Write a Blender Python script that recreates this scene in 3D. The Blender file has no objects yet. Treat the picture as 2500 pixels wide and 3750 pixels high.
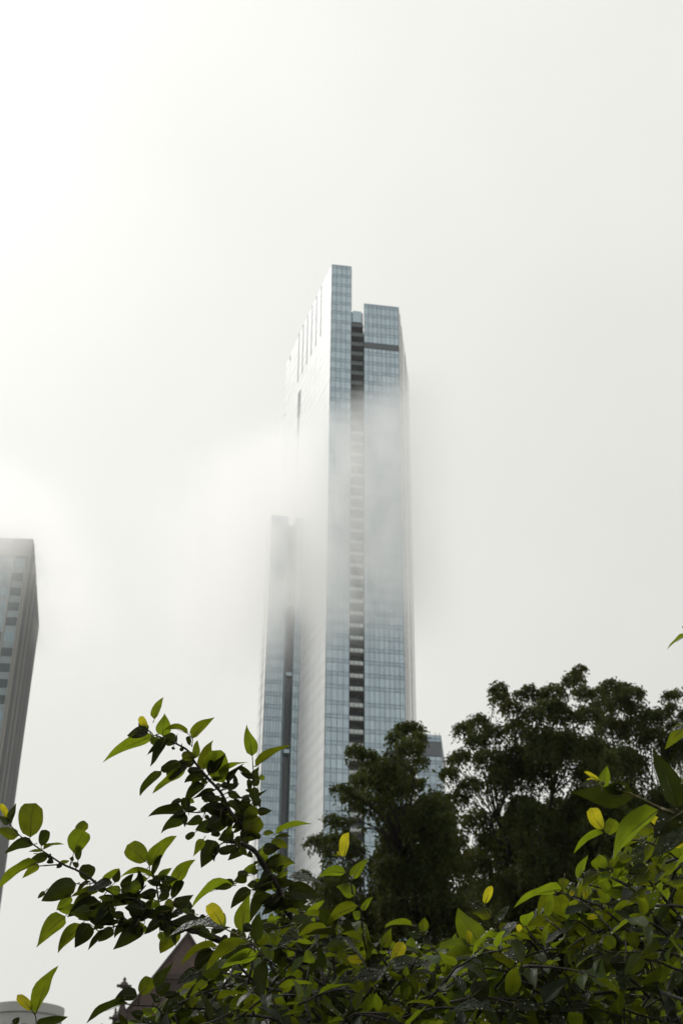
import bpy, math, random
import numpy as np
from mathutils import Vector, Matrix

sc = bpy.context.scene
COL = sc.collection
rnd = random.Random(7)
nrg = np.random.default_rng(11)

# ------------------------------------------------------------------ camera
LENS = 47.0
FPX = LENS / 36 * 3750                       # focal length in photo pixels (2500 x 3750)
PITCH = math.atan(FPX / 8173.0)
ROLL = 0.00936
cp, sp = math.cos(PITCH), math.sin(PITCH)
FWD = np.array([0, cp, sp]); U0 = np.array([0, -sp, cp]); R0 = np.array([1.0, 0, 0])
RGT = R0 * math.cos(ROLL) + U0 * math.sin(ROLL)
UPV = U0 * math.cos(ROLL) - R0 * math.sin(ROLL)
CAM = np.array([0, 0, 1.7])
cd = bpy.data.cameras.new('camera')
cam = bpy.data.objects.new('camera', cd); COL.objects.link(cam)
cam.matrix_world = Matrix(((RGT[0], UPV[0], -FWD[0], CAM[0]), (RGT[1], UPV[1], -FWD[1], CAM[1]),
                           (RGT[2], UPV[2], -FWD[2], CAM[2]), (0, 0, 0, 1)))
cd.sensor_fit = 'VERTICAL'; cd.sensor_height = 36; cd.lens = LENS
cd.clip_start = 0.05; cd.clip_end = 6000
cd.dof.use_dof = True; cd.dof.focus_distance = 1.95; cd.dof.aperture_fstop = 19.0
sc.camera = cam

# ------------------------------------------------------------------ sky, sun, exposure
SUN_EL, SUN_AZ = 50.0, -52.0                 # azimuth from +Y towards +X, behind the fog at upper left
def V(az, el):
    a, e = math.radians(az), math.radians(el)
    return (math.sin(a) * math.cos(e), math.cos(a) * math.cos(e), math.sin(e))
w = bpy.data.worlds.new('World'); sc.world = w; w.use_nodes = True
nt = w.node_tree; nt.nodes.clear()
def N(t, **k):
    n = nt.nodes.new(t)
    for a, b in k.items(): setattr(n, a, b)
    return n
def mth(op, a, b=None, c=None):
    n = nt.nodes.new('ShaderNodeMath'); n.operation = op
    for i, x in enumerate((a, b, c)):
        if x is None: continue
        if isinstance(x, (int, float)): n.inputs[i].default_value = x
        else: nt.links.new(x, n.inputs[i])
    return n.outputs[0]
sky = N('ShaderNodeTexSky', sky_type='NISHITA', sun_disc=False)
sky.sun_elevation = math.radians(SUN_EL); sky.sun_rotation = math.radians(SUN_AZ)
sky.air_density = 1.0; sky.dust_density = 6.0
hs = N('ShaderNodeHueSaturation'); hs.inputs['Saturation'].default_value = 0.12
nt.links.new(sky.outputs[0], hs.inputs['Color'])
tc = N('ShaderNodeTexCoord')
dot = N('ShaderNodeVectorMath', operation='DOT_PRODUCT'); dot.inputs[1].default_value = V(SUN_AZ, SUN_EL)
nt.links.new(tc.outputs['Generated'], dot.inputs[0])
sep = N('ShaderNodeSeparateXYZ'); nt.links.new(tc.outputs['Generated'], sep.inputs[0])
noi = N('ShaderNodeTexNoise'); noi.inputs['Scale'].default_value = 3.4; noi.inputs['Detail'].default_value = 3
nt.links.new(tc.outputs['Generated'], noi.inputs['Vector'])
glow = mth('POWER', mth('MAXIMUM', dot.outputs['Value'], 0.0), 3.0)
lum = mth('ADD', mth('MULTIPLY', glow, 2.3), 7.4)
lum = mth('ADD', lum, mth('MULTIPLY', mth('MAXIMUM', sep.outputs['Z'], 0.0), 1.6))
lum = mth('MULTIPLY', lum, mth('ADD', mth('MULTIPLY', noi.outputs['Fac'], 0.20), 0.90))
cmb = N('ShaderNodeCombineColor')
nt.links.new(lum, cmb.inputs[0]); nt.links.new(lum, cmb.inputs[1])
nt.links.new(mth('MULTIPLY', lum, 0.940), cmb.inputs[2])
mix = N('ShaderNodeMix', data_type='RGBA'); mix.inputs['Factor'].default_value = 0.82
nt.links.new(hs.outputs[0], mix.inputs['A']); nt.links.new(cmb.outputs[0], mix.inputs['B'])
bg = N('ShaderNodeBackground'); bg.inputs['Strength'].default_value = 0.10
nt.links.new(mix.outputs['Result'], bg.inputs['Color'])
wo = N('ShaderNodeOutputWorld'); nt.links.new(bg.outputs[0], wo.inputs['Surface'])

sd = bpy.data.lights.new('sun', 'SUN'); sd.energy = 1.25; sd.angle = math.radians(25); sd.color = (1, 0.98, 0.95)
sun = bpy.data.objects.new('sun', sd); COL.objects.link(sun)
sun.rotation_euler = (-Vector(V(SUN_AZ, SUN_EL))).to_track_quat('-Z', 'Y').to_euler()
sun.location = (0, 0, 400)

sc.view_settings.view_transform = 'Standard'; sc.view_settings.look = 'None'
sc.view_settings.exposure = 0.0; sc.view_settings.gamma = 1.0; sc.view_settings.use_curve_mapping = False
sc.render.engine = 'CYCLES'
cy = sc.cycles
cy.max_bounces = 10; cy.diffuse_bounces = 3; cy.glossy_bounces = 3; cy.transmission_bounces = 5
cy.volume_bounces = 5; cy.transparent_max_bounces = 8
cy.use_denoising = True
try: cy.denoiser = 'OPENIMAGEDENOISE'
except Exception: pass
cy.caustics_reflective = False; cy.caustics_refractive = False

# ------------------------------------------------------------------ helpers
def ray(x, y): return FWD + RGT * (x - 1250) / FPX + UPV * (1875 - y) / FPX
def pt(x, y, depth): return CAM + ray(x, y) * depth
def zpl(x, y, z):
    d = ray(x, y); return CAM + d * ((z - CAM[2]) / d[2])
def hd(x, y, dist):
    d = ray(x, y); return CAM + d * (dist / math.hypot(d[0], d[1]))
def vpl(x, y, o, u):
    n = np.array([u[1], -u[0], 0]); d = ray(x, y)
    P = CAM + d * (((o - CAM) @ n) / (d @ n))
    return float((P - o) @ u), float(P[2])
def proj(P):
    v = np.asarray(P) - CAM; z = v @ FWD
    return 1250 + FPX * (v @ RGT) / z, 1875 - FPX * (v @ UPV) / z
def unit(v):
    v = np.asarray(v, float); return v / (np.linalg.norm(v) + 1e-12)

class MB:
    """collects faces, then links them as one mesh object"""
    def __init__(s): s.v = []; s.f = []; s.m = []; s.uv = None
    def poly(s, pts, mi=0):
        b = len(s.v); s.v.extend([tuple(map(float, p)) for p in pts]); s.f.append(tuple(range(b, b + len(pts)))); s.m.append(mi)
    def prism(s, base, z0, z1, mi=0):
        """vertical prism over a plan polygon (counter-clockwise seen from above)"""
        a = 0
        for i in range(len(base)): a += base[i-1][0] * base[i][1] - base[i][0] * base[i-1][1]
        if a < 0: base = base[::-1]
        n = len(base); b = len(s.v)
        for z in (z0, z1): s.v.extend([(float(q[0]), float(q[1]), float(z)) for q in base])
        s.f.append(tuple(range(b + n - 1, b - 1, -1))); s.f.append(tuple(range(b + n, b + 2 * n)))
        for i in range(n): s.f.append((b + i, b + (i + 1) % n, b + n + (i + 1) % n, b + n + i))
        s.m += [mi] * (n + 2)
    def box(s, o, u, v, du, dv, z0, z1, mi=0):
        """box: plan corner o, plan axes u and v with extents (a, b) along each"""
        o = np.asarray(o)
        s.prism([o + u * du[0] + v * dv[0], o + u * du[1] + v * dv[0], o + u * du[1] + v * dv[1], o + u * du[0] + v * dv[1]], z0, z1, mi)
    def tube(s, pts, rad, sides=7, mi=0, cap=True):
        pts = [np.asarray(p, float) for p in pts]; n = len(pts); b = len(s.v)
        ref = np.array([0.31, 0.22, 0.92]); 
        for i, p in enumerate(pts):
            t = unit(pts[min(i + 1, n - 1)] - pts[max(i - 1, 0)])
            a = unit(np.cross(t, ref)) if abs(t @ ref) < 0.97 else unit(np.cross(t, [1, 0, 0]))
            c = np.cross(t, a)
            r = rad[i] if hasattr(rad, '__len__') else rad
            for k in range(sides):
                th = 2 * math.pi * k / sides
                s.v.append(tuple(p + (a * math.cos(th) + c * math.sin(th)) * r))
        for i in range(n - 1):
            for k in range(sides):
                k2 = (k + 1) % sides
                s.f.append((b + i * sides + k, b + i * sides + k2, b + (i + 1) * sides + k2, b + (i + 1) * sides + k)); s.m.append(mi)
        if cap:
            s.f.append(tuple(b + k for k in range(sides - 1, -1, -1))); s.m.append(mi)
            s.f.append(tuple(b + (n - 1) * sides + k for k in range(sides))); s.m.append(mi)
    def lathe(s, c, prof, sides=24, mi=0):
        b = len(s.v)
        for r, z in prof:
            for k in range(sides):
                th = 2 * math.pi * k / sides
                s.v.append((c[0] + r * math.cos(th), c[1] + r * math.sin(th), z))
        for i in range(len(prof) - 1):
            for k in range(sides):
                k2 = (k + 1) % sides
                s.f.append((b + i * sides + k, b + i * sides + k2, b + (i + 1) * sides + k2, b + (i + 1) * sides + k)); s.m.append(mi)
        s.f.append(tuple(b + (len(prof) - 1) * sides + k for k in range(sides))); s.m.append(mi)
    def build(s, name, mats, parent=None, smooth=False):
        me = bpy.data.meshes.new(name); me.from_pydata(s.v, [], s.f)
        mats = mats if isinstance(mats, (list, tuple)) else [mats]
        for m in mats: me.materials.append(m)
        me.polygons.foreach_set('material_index', s.m)
        if smooth: me.polygons.foreach_set('use_smooth', [True] * len(s.f))
        if s.uv is not None:
            lay = me.uv_layers.new(name='UVMap')
            li = np.empty(len(me.loops), dtype=np.int32); me.loops.foreach_get('vertex_index', li)
            lay.data.foreach_set('uv', np.asarray(s.uv, dtype=np.float32)[li].ravel())
        me.update()
        o = bpy.data.objects.new(name, me); COL.objects.link(o)
        if parent is not None:
            o.parent = parent; o.matrix_parent_inverse = parent.matrix_world.inverted()
        return o

def thing(name, loc, label, cat, group=None):
    o = bpy.data.objects.new(name, None); COL.objects.link(o)
    o.empty_display_size = 0.2
    o.matrix_world = Matrix.Translation(Vector([float(c) for c in loc]))
    o['label'] = label; o['category'] = cat
    if group: o['group'] = group
    return o

def tree_of(m):
    m.use_nodes = True; m.node_tree.nodes.clear(); return m.node_tree
class MN:
    """small node builder"""
    def __init__(s, name):
        s.m = bpy.data.materials.new(name); s.t = tree_of(s.m)
    def n(s, t, ins=None, **k):
        x = s.t.nodes.new(t)
        for a, b in k.items(): setattr(x, a, b)
        for a, b in (ins or {}).items():
            if hasattr(b, 'is_output'): s.t.links.new(b, x.inputs[a])
            else: x.inputs[a].default_value = b
        return x
    def math(s, op, a, b=0.0, c=0.0, clamp=False):
        x = s.n('ShaderNodeMath', {0: a, 1: b, 2: c}, operation=op); x.use_clamp = clamp; return x.outputs[0]
    def mix(s, f, a, b, blend='MIX'):
        x = s.n('ShaderNodeMix', data_type='RGBA', blend_type=blend)
        for k, q in (('Factor', f), ('A', a), ('B', b)):
            if hasattr(q, 'is_output'): s.t.links.new(q, x.inputs[k])
            else: x.inputs[k].default_value = q
        return x.outputs['Result']
    def out(s, surf=None, vol=None):
        o = s.n('ShaderNodeOutputMaterial')
        if surf is not None: s.t.links.new(surf, o.inputs['Surface'])
        if vol is not None: s.t.links.new(vol, o.inputs['Volume'])
        return s.m
def rgb(r, g, b): return (r, g, b, 1)

def mat_noise(name, c1, c2, scale=1.0, rough=0.8, bump=0.0, metal=0.0, island=0.0, spec=0.5, stretch=(1, 1, 1)):
    q = MN(name)
    tc = q.n('ShaderNodeTexCoord'); mp = q.n('ShaderNodeMapping', {'Vector': tc.outputs['Object'], 'Scale': stretch})
    no = q.n('ShaderNodeTexNoise', {'Vector': mp.outputs[0], 'Scale': scale, 'Detail': 6.0, 'Roughness': 0.6})
    col = q.mix(no.outputs['Fac'], rgb(*c1), rgb(*c2))
    if island:
        ge = q.n('ShaderNodeNewGeometry')
        hs = q.n('ShaderNodeHueSaturation', {'Color': col, 'Value': q.math('MULTIPLY_ADD', ge.outputs['Random Per Island'], island, 1 - island / 2)})
        col = hs.outputs[0]
    b = q.n('ShaderNodeBsdfPrincipled', {'Base Color': col, 'Roughness': rough, 'Metallic': metal, 'Specular IOR Level': spec})
    if bump:
        bm = q.n('ShaderNodeBump', {'Height': no.outputs['Fac'], 'Strength': bump, 'Distance': 0.05})
        q.t.links.new(bm.outputs[0], b.inputs['Normal'])
    return q.out(b.outputs[0])

def mat_glass(name, c1, c2, metal=0.5, rough=0.18, island=0.3):
    """reflective curtain-wall glazing: each pane its own slight tint"""
    q = MN(name); ge = q.n('ShaderNodeNewGeometry')
    tc = q.n('ShaderNodeTexCoord')
    no = q.n('ShaderNodeTexNoise', {'Vector': tc.outputs['Object'], 'Scale': 0.09, 'Detail': 4.0})
    col = q.mix(no.outputs['Fac'], rgb(*c1), rgb(*c2))
    hs = q.n('ShaderNodeHueSaturation', {'Color': col, 'Value': q.math('MULTIPLY_ADD', ge.outputs['Random Per Island'], island, 1 - island / 2)})
    b = q.n('ShaderNodeBsdfPrincipled', {'Base Color': hs.outputs[0], 'Roughness': rough, 'Metallic': metal, 'IOR': 1.5})
    return q.out(b.outputs[0])

M = {}
M['glass'] = mat_glass('blue_glazing', (0.43, 0.545, 0.625), (0.49, 0.60, 0.67), 0.5, 0.22, 0.18)
M['spandrel'] = mat_glass('spandrel_glazing', (0.37, 0.485, 0.57), (0.43, 0.54, 0.62), 0.45, 0.25, 0.16)
M['pale'] = mat_glass('pale_panel', (0.91, 0.925, 0.93), (0.95, 0.96, 0.96), 0.22, 0.42, 0.05)
M['joint'] = mat_noise('dark_joint', (0.085, 0.125, 0.15), (0.12, 0.16, 0.185), 0.5, 0.6)
M['pale_joint'] = mat_noise('pale_joint', (0.45, 0.47, 0.48), (0.52, 0.54, 0.54), 0.5, 0.6)
M['recess'] = mat_noise('dark_glazing', (0.024, 0.042, 0.054), (0.046, 0.072, 0.09), 0.4, 0.2)
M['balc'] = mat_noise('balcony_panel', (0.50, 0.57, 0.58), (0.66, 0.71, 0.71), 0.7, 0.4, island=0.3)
M['balc_dark'] = mat_noise('dark_balcony_panel', (0.06, 0.085, 0.095), (0.10, 0.13, 0.14), 0.7, 0.4, island=0.3)  # dark teal colour of the upper floors' railings and slabs
M['slab'] = mat_noise('slab_concrete', (0.16, 0.17, 0.17), (0.24, 0.25, 0.25), 0.4, 0.8)
M['roof'] = mat_noise('roof_gravel', (0.2, 0.2, 0.2), (0.3, 0.3, 0.29), 2.0, 0.9)
M['louver'] = mat_noise('dark_louver', (0.07, 0.09, 0.10), (0.11, 0.13, 0.14), 2.0, 0.6)
M['band'] = mat_noise('grey_louver', (0.17, 0.185, 0.21), (0.22, 0.235, 0.26), 2.0, 0.6)
M['groove'] = mat_noise('grey_groove', (0.2, 0.21, 0.22), (0.26, 0.27, 0.28), 2.0, 0.6)
M['conc'] = mat_noise('ribbed_concrete', (0.19, 0.195, 0.195), (0.275, 0.278, 0.275), 0.25, 0.85, 0.2)
M['pier'] = mat_noise('pier_concrete', (0.34, 0.34, 0.325), (0.43, 0.425, 0.41), 0.3, 0.85)
M['winlo'] = mat_glass('window_glazing', (0.22, 0.33, 0.38), (0.30, 0.41, 0.46), 0.4, 0.15, 0.7)
M['windk'] = mat_glass('dark_window_glazing', (0.06, 0.085, 0.095), (0.10, 0.13, 0.14), 0.3, 0.25, 0.6)  # darker tinted glazing, mixed at random among the blue windows
M['span2'] = mat_glass('grey_spandrel', (0.22, 0.28, 0.30), (0.30, 0.36, 0.38), 0.3, 0.3, 0.4)
M['metal'] = mat_noise('dark_metal', (0.07, 0.075, 0.08), (0.1, 0.1, 0.1), 3, 0.5, metal=0.4)
M['white'] = mat_noise('pale_cladding', (0.50, 0.51, 0.49), (0.58, 0.58, 0.56), 0.2, 0.7)
M['grey'] = mat_noise('pale_stone', (0.34, 0.335, 0.34), (0.42, 0.415, 0.42), 0.8, 0.85, 0.1)
M['ground'] = mat_noise('wet_ground', (0.02, 0.024, 0.014), (0.045, 0.042, 0.032), 0.15, 0.85)

# ------------------------------------------------------------------ ground
g = MB(); g.poly([(-900, -900, 0), (900, -900, 0), (900, 900, 0), (-900, 900, 0)])
go = g.build('ground', M['ground']); go['kind'] = 'structure'

# ------------------------------------------------------------------ facades
def pane_grid(mb, o, u, nrm, s0, s1, z0, z1, levels, cols, gap=0.14, proud=0.06, spandrel=0.9, jitter=0.006, mi=(0, 1), skip=()):
    """glazing in a vertical plane: every floor a tall pane row over a low spandrel row, with open joints between"""
    cw = (s1 - s0) / cols
    for a, b in zip(levels[:-1], levels[1:]):
        if b <= z0 + 0.3 or a >= z1 - 0.3: continue
        rows = ((a, min(a + spandrel, b), mi[1]), (a + spandrel, b, mi[0])) if b - a > spandrel + 0.5 else ((a, b, mi[0]),)
        for ra, rb, mm in rows:
            ra2, rb2 = max(ra, z0) + gap / 2, min(rb, z1) - gap / 2
            if rb2 - ra2 < 0.15: continue
            for c in range(cols):
                x0, x1 = s0 + c * cw + gap / 2, s0 + (c + 1) * cw - gap / 2
                if any(k[0] - 0.05 < (x0 + x1) / 2 < k[1] + 0.05 and k[2] < (ra2 + rb2) / 2 < k[3] for k in skip): continue
                j = [proud + rnd.uniform(-jitter, jitter) for _ in range(4)]
                q = [o + u * x0 + nrm * j[0], o + u * x1 + nrm * j[1], o + u * x1 + nrm * j[2], o + u * x0 + nrm * j[3]]
                zz = (ra2, ra2, rb2, rb2)
                mb.poly([(q[i][0], q[i][1], zz[i]) for i in range(4)], mm)

def out_normal(u, inside, o):
    n = np.array([u[1], -u[0], 0.0])
    return n if (np.asarray(inside) - o) @ n < 0 else -n

# ------------------------------------------------------------------ the glass tower
A = hd(1215, 969, 280.0); ZT = float(A[2]); A = np.array([A[0], A[1], 0.0])
uf = unit(zpl(1457.6, 1126.5, 200) - zpl(1333, 1113, 200)); uf[2] = 0; uf = unit(uf)
t_ = zpl(1049, 1321, ZT) - A; t_[2] = 0; LEN_L = float(np.linalg.norm(t_)); ul = unit(t_)
S1, S2, S3 = 5.45, 8.9, 18.42
Z2 = 235.95; ZC = 233.9
B3 = A + uf * S3
t_ = zpl(1494.4, 1384.7, Z2) - np.array([B3[0], B3[1], Z2]); t_[2] = 0; LEN_R = float(np.linalg.norm(t_)); ur = unit(t_)
inside = A + uf * 9 + ul * 15
nf = out_normal(uf, inside, A); nl = out_normal(ul, inside, A); nr = out_normal(ur, inside, B3)
back_depth = LEN_L * abs(ul @ nf)
def bk(d): return ul * (d / abs(ul @ nf))
def bkr(d): return ur * (d / abs(ur @ nf))
ut = unit(ur * 0.5 + ul * 0.5)
def bkt(d): return ut * (d / abs(ut @ nf))
FLOOR = 3.19
lv = [123.07 + FLOOR * k for k in range(1, 40)]
lv = [123.07 - 4.0 - FLOOR * k for k in range(37, -1, -1)] + [123.07] + lv
lv = [z for z in lv if z > 0]
tower = thing('glass_tower', A + uf * 9 + ul * 20, 'tall slim blue glass skyscraper with pale white side, its middle wrapped in drifting fog', 'skyscraper')

def slab_block(name, base, z1, parent):
    b = MB(); b.prism(base, 0, z1); return b.build(name, M['joint'], parent)
D1 = back_depth
# tall slab on the left: plan A .. S1, going back along the pale face
tall = slab_block('tall_slab', [A, A + uf * S1, A + uf * S1 + bkt(D1), A + bk(D1)], ZT, tower)
f = MB(); pane_grid(f, A, uf, nf, 0.05, S1 - 0.03, 0, ZT, lv + [lv[-1] + FLOOR * k for k in (1, 2, 3, 4)], 4, gap=0.12)
f.build('glass_facade', [M['glass'], M['spandrel']], tall)
# pale side of the tall slab, laid in long rows
GRV = [9.4, 13.9, 18.3, 22.7, 27.1, 31.4]
f = MB()
lvl = lv + [lv[-1] + FLOOR * k for k in (1, 2, 3, 4, 5)]
cuts = [0.05, 4.7] + GRV + [35.9, 40.4, LEN_L - 0.05]
for a, b in zip(cuts[:-1], cuts[1:]):
    top_gap = 0.30
    g0 = 0.16 if a in GRV else 0.0; g1 = 0.16 if b in GRV else 0.0
    pane_grid(f, A, ul, nl, a + g0, b - g1, 230.7, ZT, lvl, 1, gap=0.10, spandrel=0.8, jitter=0.02, mi=(0, 0))
    pane_grid(f, A, ul, nl, a, b, 0, 230.7, lvl, 1, gap=0.07, spandrel=0.8, jitter=0.02, mi=(0, 0),
              skip=((27.1, 31.4, 210, 226.0),))
pale = f.build('pale_facade', M['pale'], tall)
b = MB(); b.prism([A + uf * 0.02, A + uf * 0.02 + nl * 0.045 + uf * 0, A + nl * 0.045 + bk(D1), A + bk(D1)], 0.1, ZT - 0.05)
b.build('pale_backing', M['pale_joint'], tall)
for s in GRV:
    b = MB(); b.box(A, ul, nl, (s - 0.2, s + 0.2), (0.05, 0.14), 230.7, ZT - 0.25); b.build('vertical_groove', M['groove'], tall)
for a_, c_ in ((27.1, 28.9), (30.3, 31.4)):
    f = MB(); pane_grid(f, A, ul, nl, a_, c_, 0, 230.7, [z for z in lvl if 200 < z < 235], 1, gap=0.1, spandrel=0.8, jitter=0.02, mi=(0, 0))
    f.build('pale_infill', M['pale'], tall)
b = MB(); b.box(A, ul, nl, (28.3, 30.6), (0.03, 0.13), 217.6, 226.0); b.build('dark_opening', M['recess'], tall)
b = MB(); b.box(A, ul, nl, (29.3, 29.62), (0.07, 0.12), 120, 218.0); b.build('dark_slot', M['louver'], tall)
# right side of the tall slab above the lower slab
o1 = A + uf * S1
f = MB(); pane_grid(f, o1, ut, out_normal(ut, A, o1), 0.05, LEN_R * 0.9, ZC, ZT, lvl, 1, gap=0.08, mi=(0, 0))
f.build('upper_side_facade', M['pale'], tall)
# lower slab on the right
low = slab_block('lower_slab', [A + uf * S2, A + uf * S3, A + uf * S3 + bkr(D1 * 0.72), A + uf * S2 + bkr(D1 * 0.72)], Z2, tower)
f = MB(); band = (S2, S3, 219.9, 222.6)
pane_grid(f, A, uf, nf, S2 + 0.03, S3 - 0.12, 0, Z2, lv, 8, gap=0.12, skip=(band,))
f.build('glass_facade', [M['glass'], M['spandrel']], low)
zb0, zb1 = 220.9, 222.35
b = MB(); b.box(A, uf, nf, (S2 + 0.02, S3 - 0.02), (0.02, 0.12), zb0, zb1); b.build('louver_band', M['louver'], low)
f = MB(); pane_grid(f, A, uf, nf, S2 + 0.03, S3 - 0.12, 218.8, zb0, [218.77, zb0 + 0.02], 8, gap=0.15)
pane_grid(f, A, uf, nf, S2 + 0.03, S3 - 0.12, zb1, 222.5, [zb1, 222.52], 8, gap=0.1); f.build('glass_infill', [M['glass'], M['spandrel']], low)
f = MB(); LR = D1 * 0.72 / abs(ur @ nf)
cuts = [0.03, 3.0, 8.0, 14.0, 20.0, LR - 0.05]
for a, b_ in zip(cuts[:-1], cuts[1:]):
    pane_grid(f, B3, ur, nr, a + 0.22, b_ - 0.22, 0, Z2, lv, 1, gap=0.10, spandrel=0.8, mi=(0, 0))
f.build('pale_facade', M['pale'], low)
for s_ in (3.0, 8.0, 20.0):
    b = MB(); b.box(B3, ur, nr, (s_ - 0.40, s_ + 0.40), (0.0, 0.14), 0.1, Z2 - 0.3); b.build('vertical_groove', M['metal'], low)
b = MB(); b.box(B3, ur, nr, (0.0, 0.22), (0.0, 0.12), 0.1, Z2 - 0.02); b.build('corner_trim', M['pale'], low)
# recessed strip of balconies between the slabs
core = slab_block('balcony_core', [A + uf * (S1 + 0.02) - nf * 2.6, A + uf * (S2 - 0.02) - nf * 2.6, A + uf * (S2 - 0.02) + bkr(D1 * 0.7), A + uf * (S1 + 0.02) + bkr(D1 * 0.7)], 230.1, tower)
b = MB(); b.box(A, uf, -nf, (S1 + 0.05, S2 - 0.05), (2.52, 2.59), 0.2, 230.0); b.build('balcony_glazing', M['recess'], core)
b = MB(); b.box(A, uf, -nf, (S1 + 0.55, S2 - 0.55), (0.9, 6.0), 230.1, ZC); b.build('parapet_block', M['glass'], core)
b = MB(); b.box(A, uf, -nf, (S1 + 0.05, S1 + 0.5), (1.5, 6.0), 230.1, ZC); b.build('parapet_return', M['spandrel'], core)
b = MB(); b.box(A, uf, -nf, (S2 - 0.5, S2 - 0.05), (1.5, 6.0), 230.1, ZC); b.build('parapet_return', M['spandrel'], core)
def balcony(z, k):
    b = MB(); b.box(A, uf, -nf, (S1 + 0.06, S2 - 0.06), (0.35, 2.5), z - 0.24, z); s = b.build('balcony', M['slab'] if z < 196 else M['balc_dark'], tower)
    b = MB(); x0, x1 = S1 + 0.1, S2 - 0.1; n = 3
    for i in range(n):
        a, c = x0 + (x1 - x0) * i / n + 0.04, x0 + (x1 - x0) * (i + 1) / n - 0.04
        b.box(A, uf, -nf, (a, c), (0.38, 0.42), z + 0.03, z + 0.92 + rnd.uniform(-0.03, 0.03))
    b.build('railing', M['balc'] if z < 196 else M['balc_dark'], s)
for k, z in enumerate(lv):
    if 40 < z < 229: balcony(z, k)
# roof edges
for base, z, nm in (([A, A + uf * S1, A + uf * S1 + bkt(D1), A + bk(D1)], ZT, tall), ([A + uf * S2, A + uf * S3, A + uf * S3 + bkr(D1 * 0.72), A + uf * S2 + bkr(D1 * 0.72)], Z2, low)):
    c = sum(base) / 4; b = MB(); b.prism([c + (q - c) * 0.995 for q in base], z - 0.2, z + 0.25); b.build('roof_coping', M['spandrel'], nm)
# lower wing standing off the pale face
SW = 22.0; W = A + ul * SW; uw = -uf
ZW = vpl(1045, 1890, W, uw)[1]
swr = 0.0
sA = vpl(1091, 2600, W, uw)[0]; sB = vpl(1068, 2600, W, uw)[0]; sC = vpl(1034, 2600, W, uw)[0]; sD = vpl(967, 2600, W, uw)[0]
Wl = W + uw * sD
sE = max(6.0, min(30.0, vpl(953, 2600, Wl, ul)[0]))
wing = MB(); w2 = MB(); w3 = MB()
wing.prism([W - uw * 0.0 + ul * 0.3, W + uw * sB, W + uw * sB + ul * 16, W + ul * 16], 0, ZW)
w2.prism([W + uw * (sB + 0.02) - nf * 2.4, W + uw * (sC - 0.02) - nf * 2.4, W + uw * (sC - 0.02) - nf * 14, W + uw * (sB + 0.02) - nf * 14], 0, ZW - 1.2)
w3.prism([W + uw * sC, Wl, Wl + ul * sE, W + uw * sC + ul * sE], 0, ZW)
wing = wing.build('side_wing', M['joint'], tower); w2.build('recess_core', M['joint'], wing); w3.build('outer_block', M['joint'], wing)
f = MB()
pane_grid(f, W, uw, nf, 0.1, sB - 0.05, 0, ZW, lv, 2, gap=0.13)
pane_grid(f, W, uw, nf, sC + 0.05, sD - 0.1, 0, ZW, lv, 6, gap=0.13)
f.build('glass_facade', [M['glass'], M['spandrel']], wing)
f = MB(); pane_grid(f, W - nf * 2.4, uw, nf, sB + 1.6, sC - 0.1, 0, ZW - 1.2, lv, 2, gap=0.12); f.build('recess_glazing', [M['winlo'], M['winlo']], wing)
b = MB(); b.box(W - nf * 2.4, uw, nf, (sB + 0.05, sB + 1.55), (0.02, 0.09), 0.2, ZW - 16); b.build('dark_glazing', M['recess'], wing)
for z in lv:
    if 60 < z < ZW - 12 and int(z / FLOOR) % 6 == 0:
        b = MB(); b.box(W, uw, -nf, (sB + 0.03, sB + 1.5), (0.9, 2.3), z - 0.35, z + 0.55); b.build('recess_ledge', M['spandrel'], wing)
nwl = out_normal(ul, W, Wl); f = MB()
for a, c in ((0.03, sE * 0.45), (sE * 0.52, sE - 0.03)):
    pane_grid(f, Wl, ul, nwl, a, c, 0, ZW, lv, 1, gap=0.1, spandrel=0.8, mi=(0, 0))
f.build('pale_facade', M['pale'], wing)
for z in lv:
    if 40 < z < ZW:
        b = MB(); b.box(W, uw, nf, (0.02, 0.5), (0.0, 0.35), z - 0.2, z); b.build('corner_ledge', M['spandrel'], wing)

# ------------------------------------------------------------------ lower glass block seen beside the tower
Q = hd(1614, 2693, 345.0); ZQ = float(Q[2]); Q = np.array([Q[0], Q[1], 0])
uq = -unit([math.sin(math.radians(83)), math.cos(math.radians(83)), 0]); vq = unit([0.12, 1, 0])
blk = thing('glass_block', Q + uq * 10 + vq * 10, 'lower blue glass block with grey roof band and thin masts, beside the tall tower', 'building')
b = MB(); b.prism([Q, Q + uq * 20, Q + uq * 20 + vq * 22, Q + vq * 22], 0, ZQ); body = b.build('building_body', M['joint'], blk)
nq = out_normal(uq, Q + uq * 8 + vq * 8, Q)
f = MB(); lq = [3.3 * k for k in range(0, 45)]
pane_grid(f, Q, uq, nq, 0.05, 19.9, 0, ZQ - 6.2, lq, 12, gap=0.16)
pane_grid(f, Q, uq, nq, 0.05, 19.9, ZQ - 2.0, ZQ, [ZQ - 2.0, ZQ], 12, gap=0.16)
pane_grid(f, Q, vq, out_normal(vq, Q + uq * 8 + vq * 8, Q), 0.05, 21.9, 0, ZQ - 6.2, lq, 10, gap=0.16)
f.build('glass_facade', [M['glass'], M['spandrel']], body)
b = MB(); b.box(Q, uq, nq, (0.0, 20), (0.0, 0.1), ZQ - 6.0, ZQ - 2.2); b.build('louver_band', M['band'], body)
for k in range(11):
    b = MB(); x = 0.6 + k * 1.15 + rnd.uniform(-.3, .3); p = Q + uq * x + vq * rnd.uniform(1, 4)
    b.tube([(p[0], p[1], ZQ - 0.1), (p[0], p[1], ZQ + rnd.uniform(0.7, 2.2))], 0.07, 6); b.build('roof_mast', M['metal'], blk)

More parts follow.
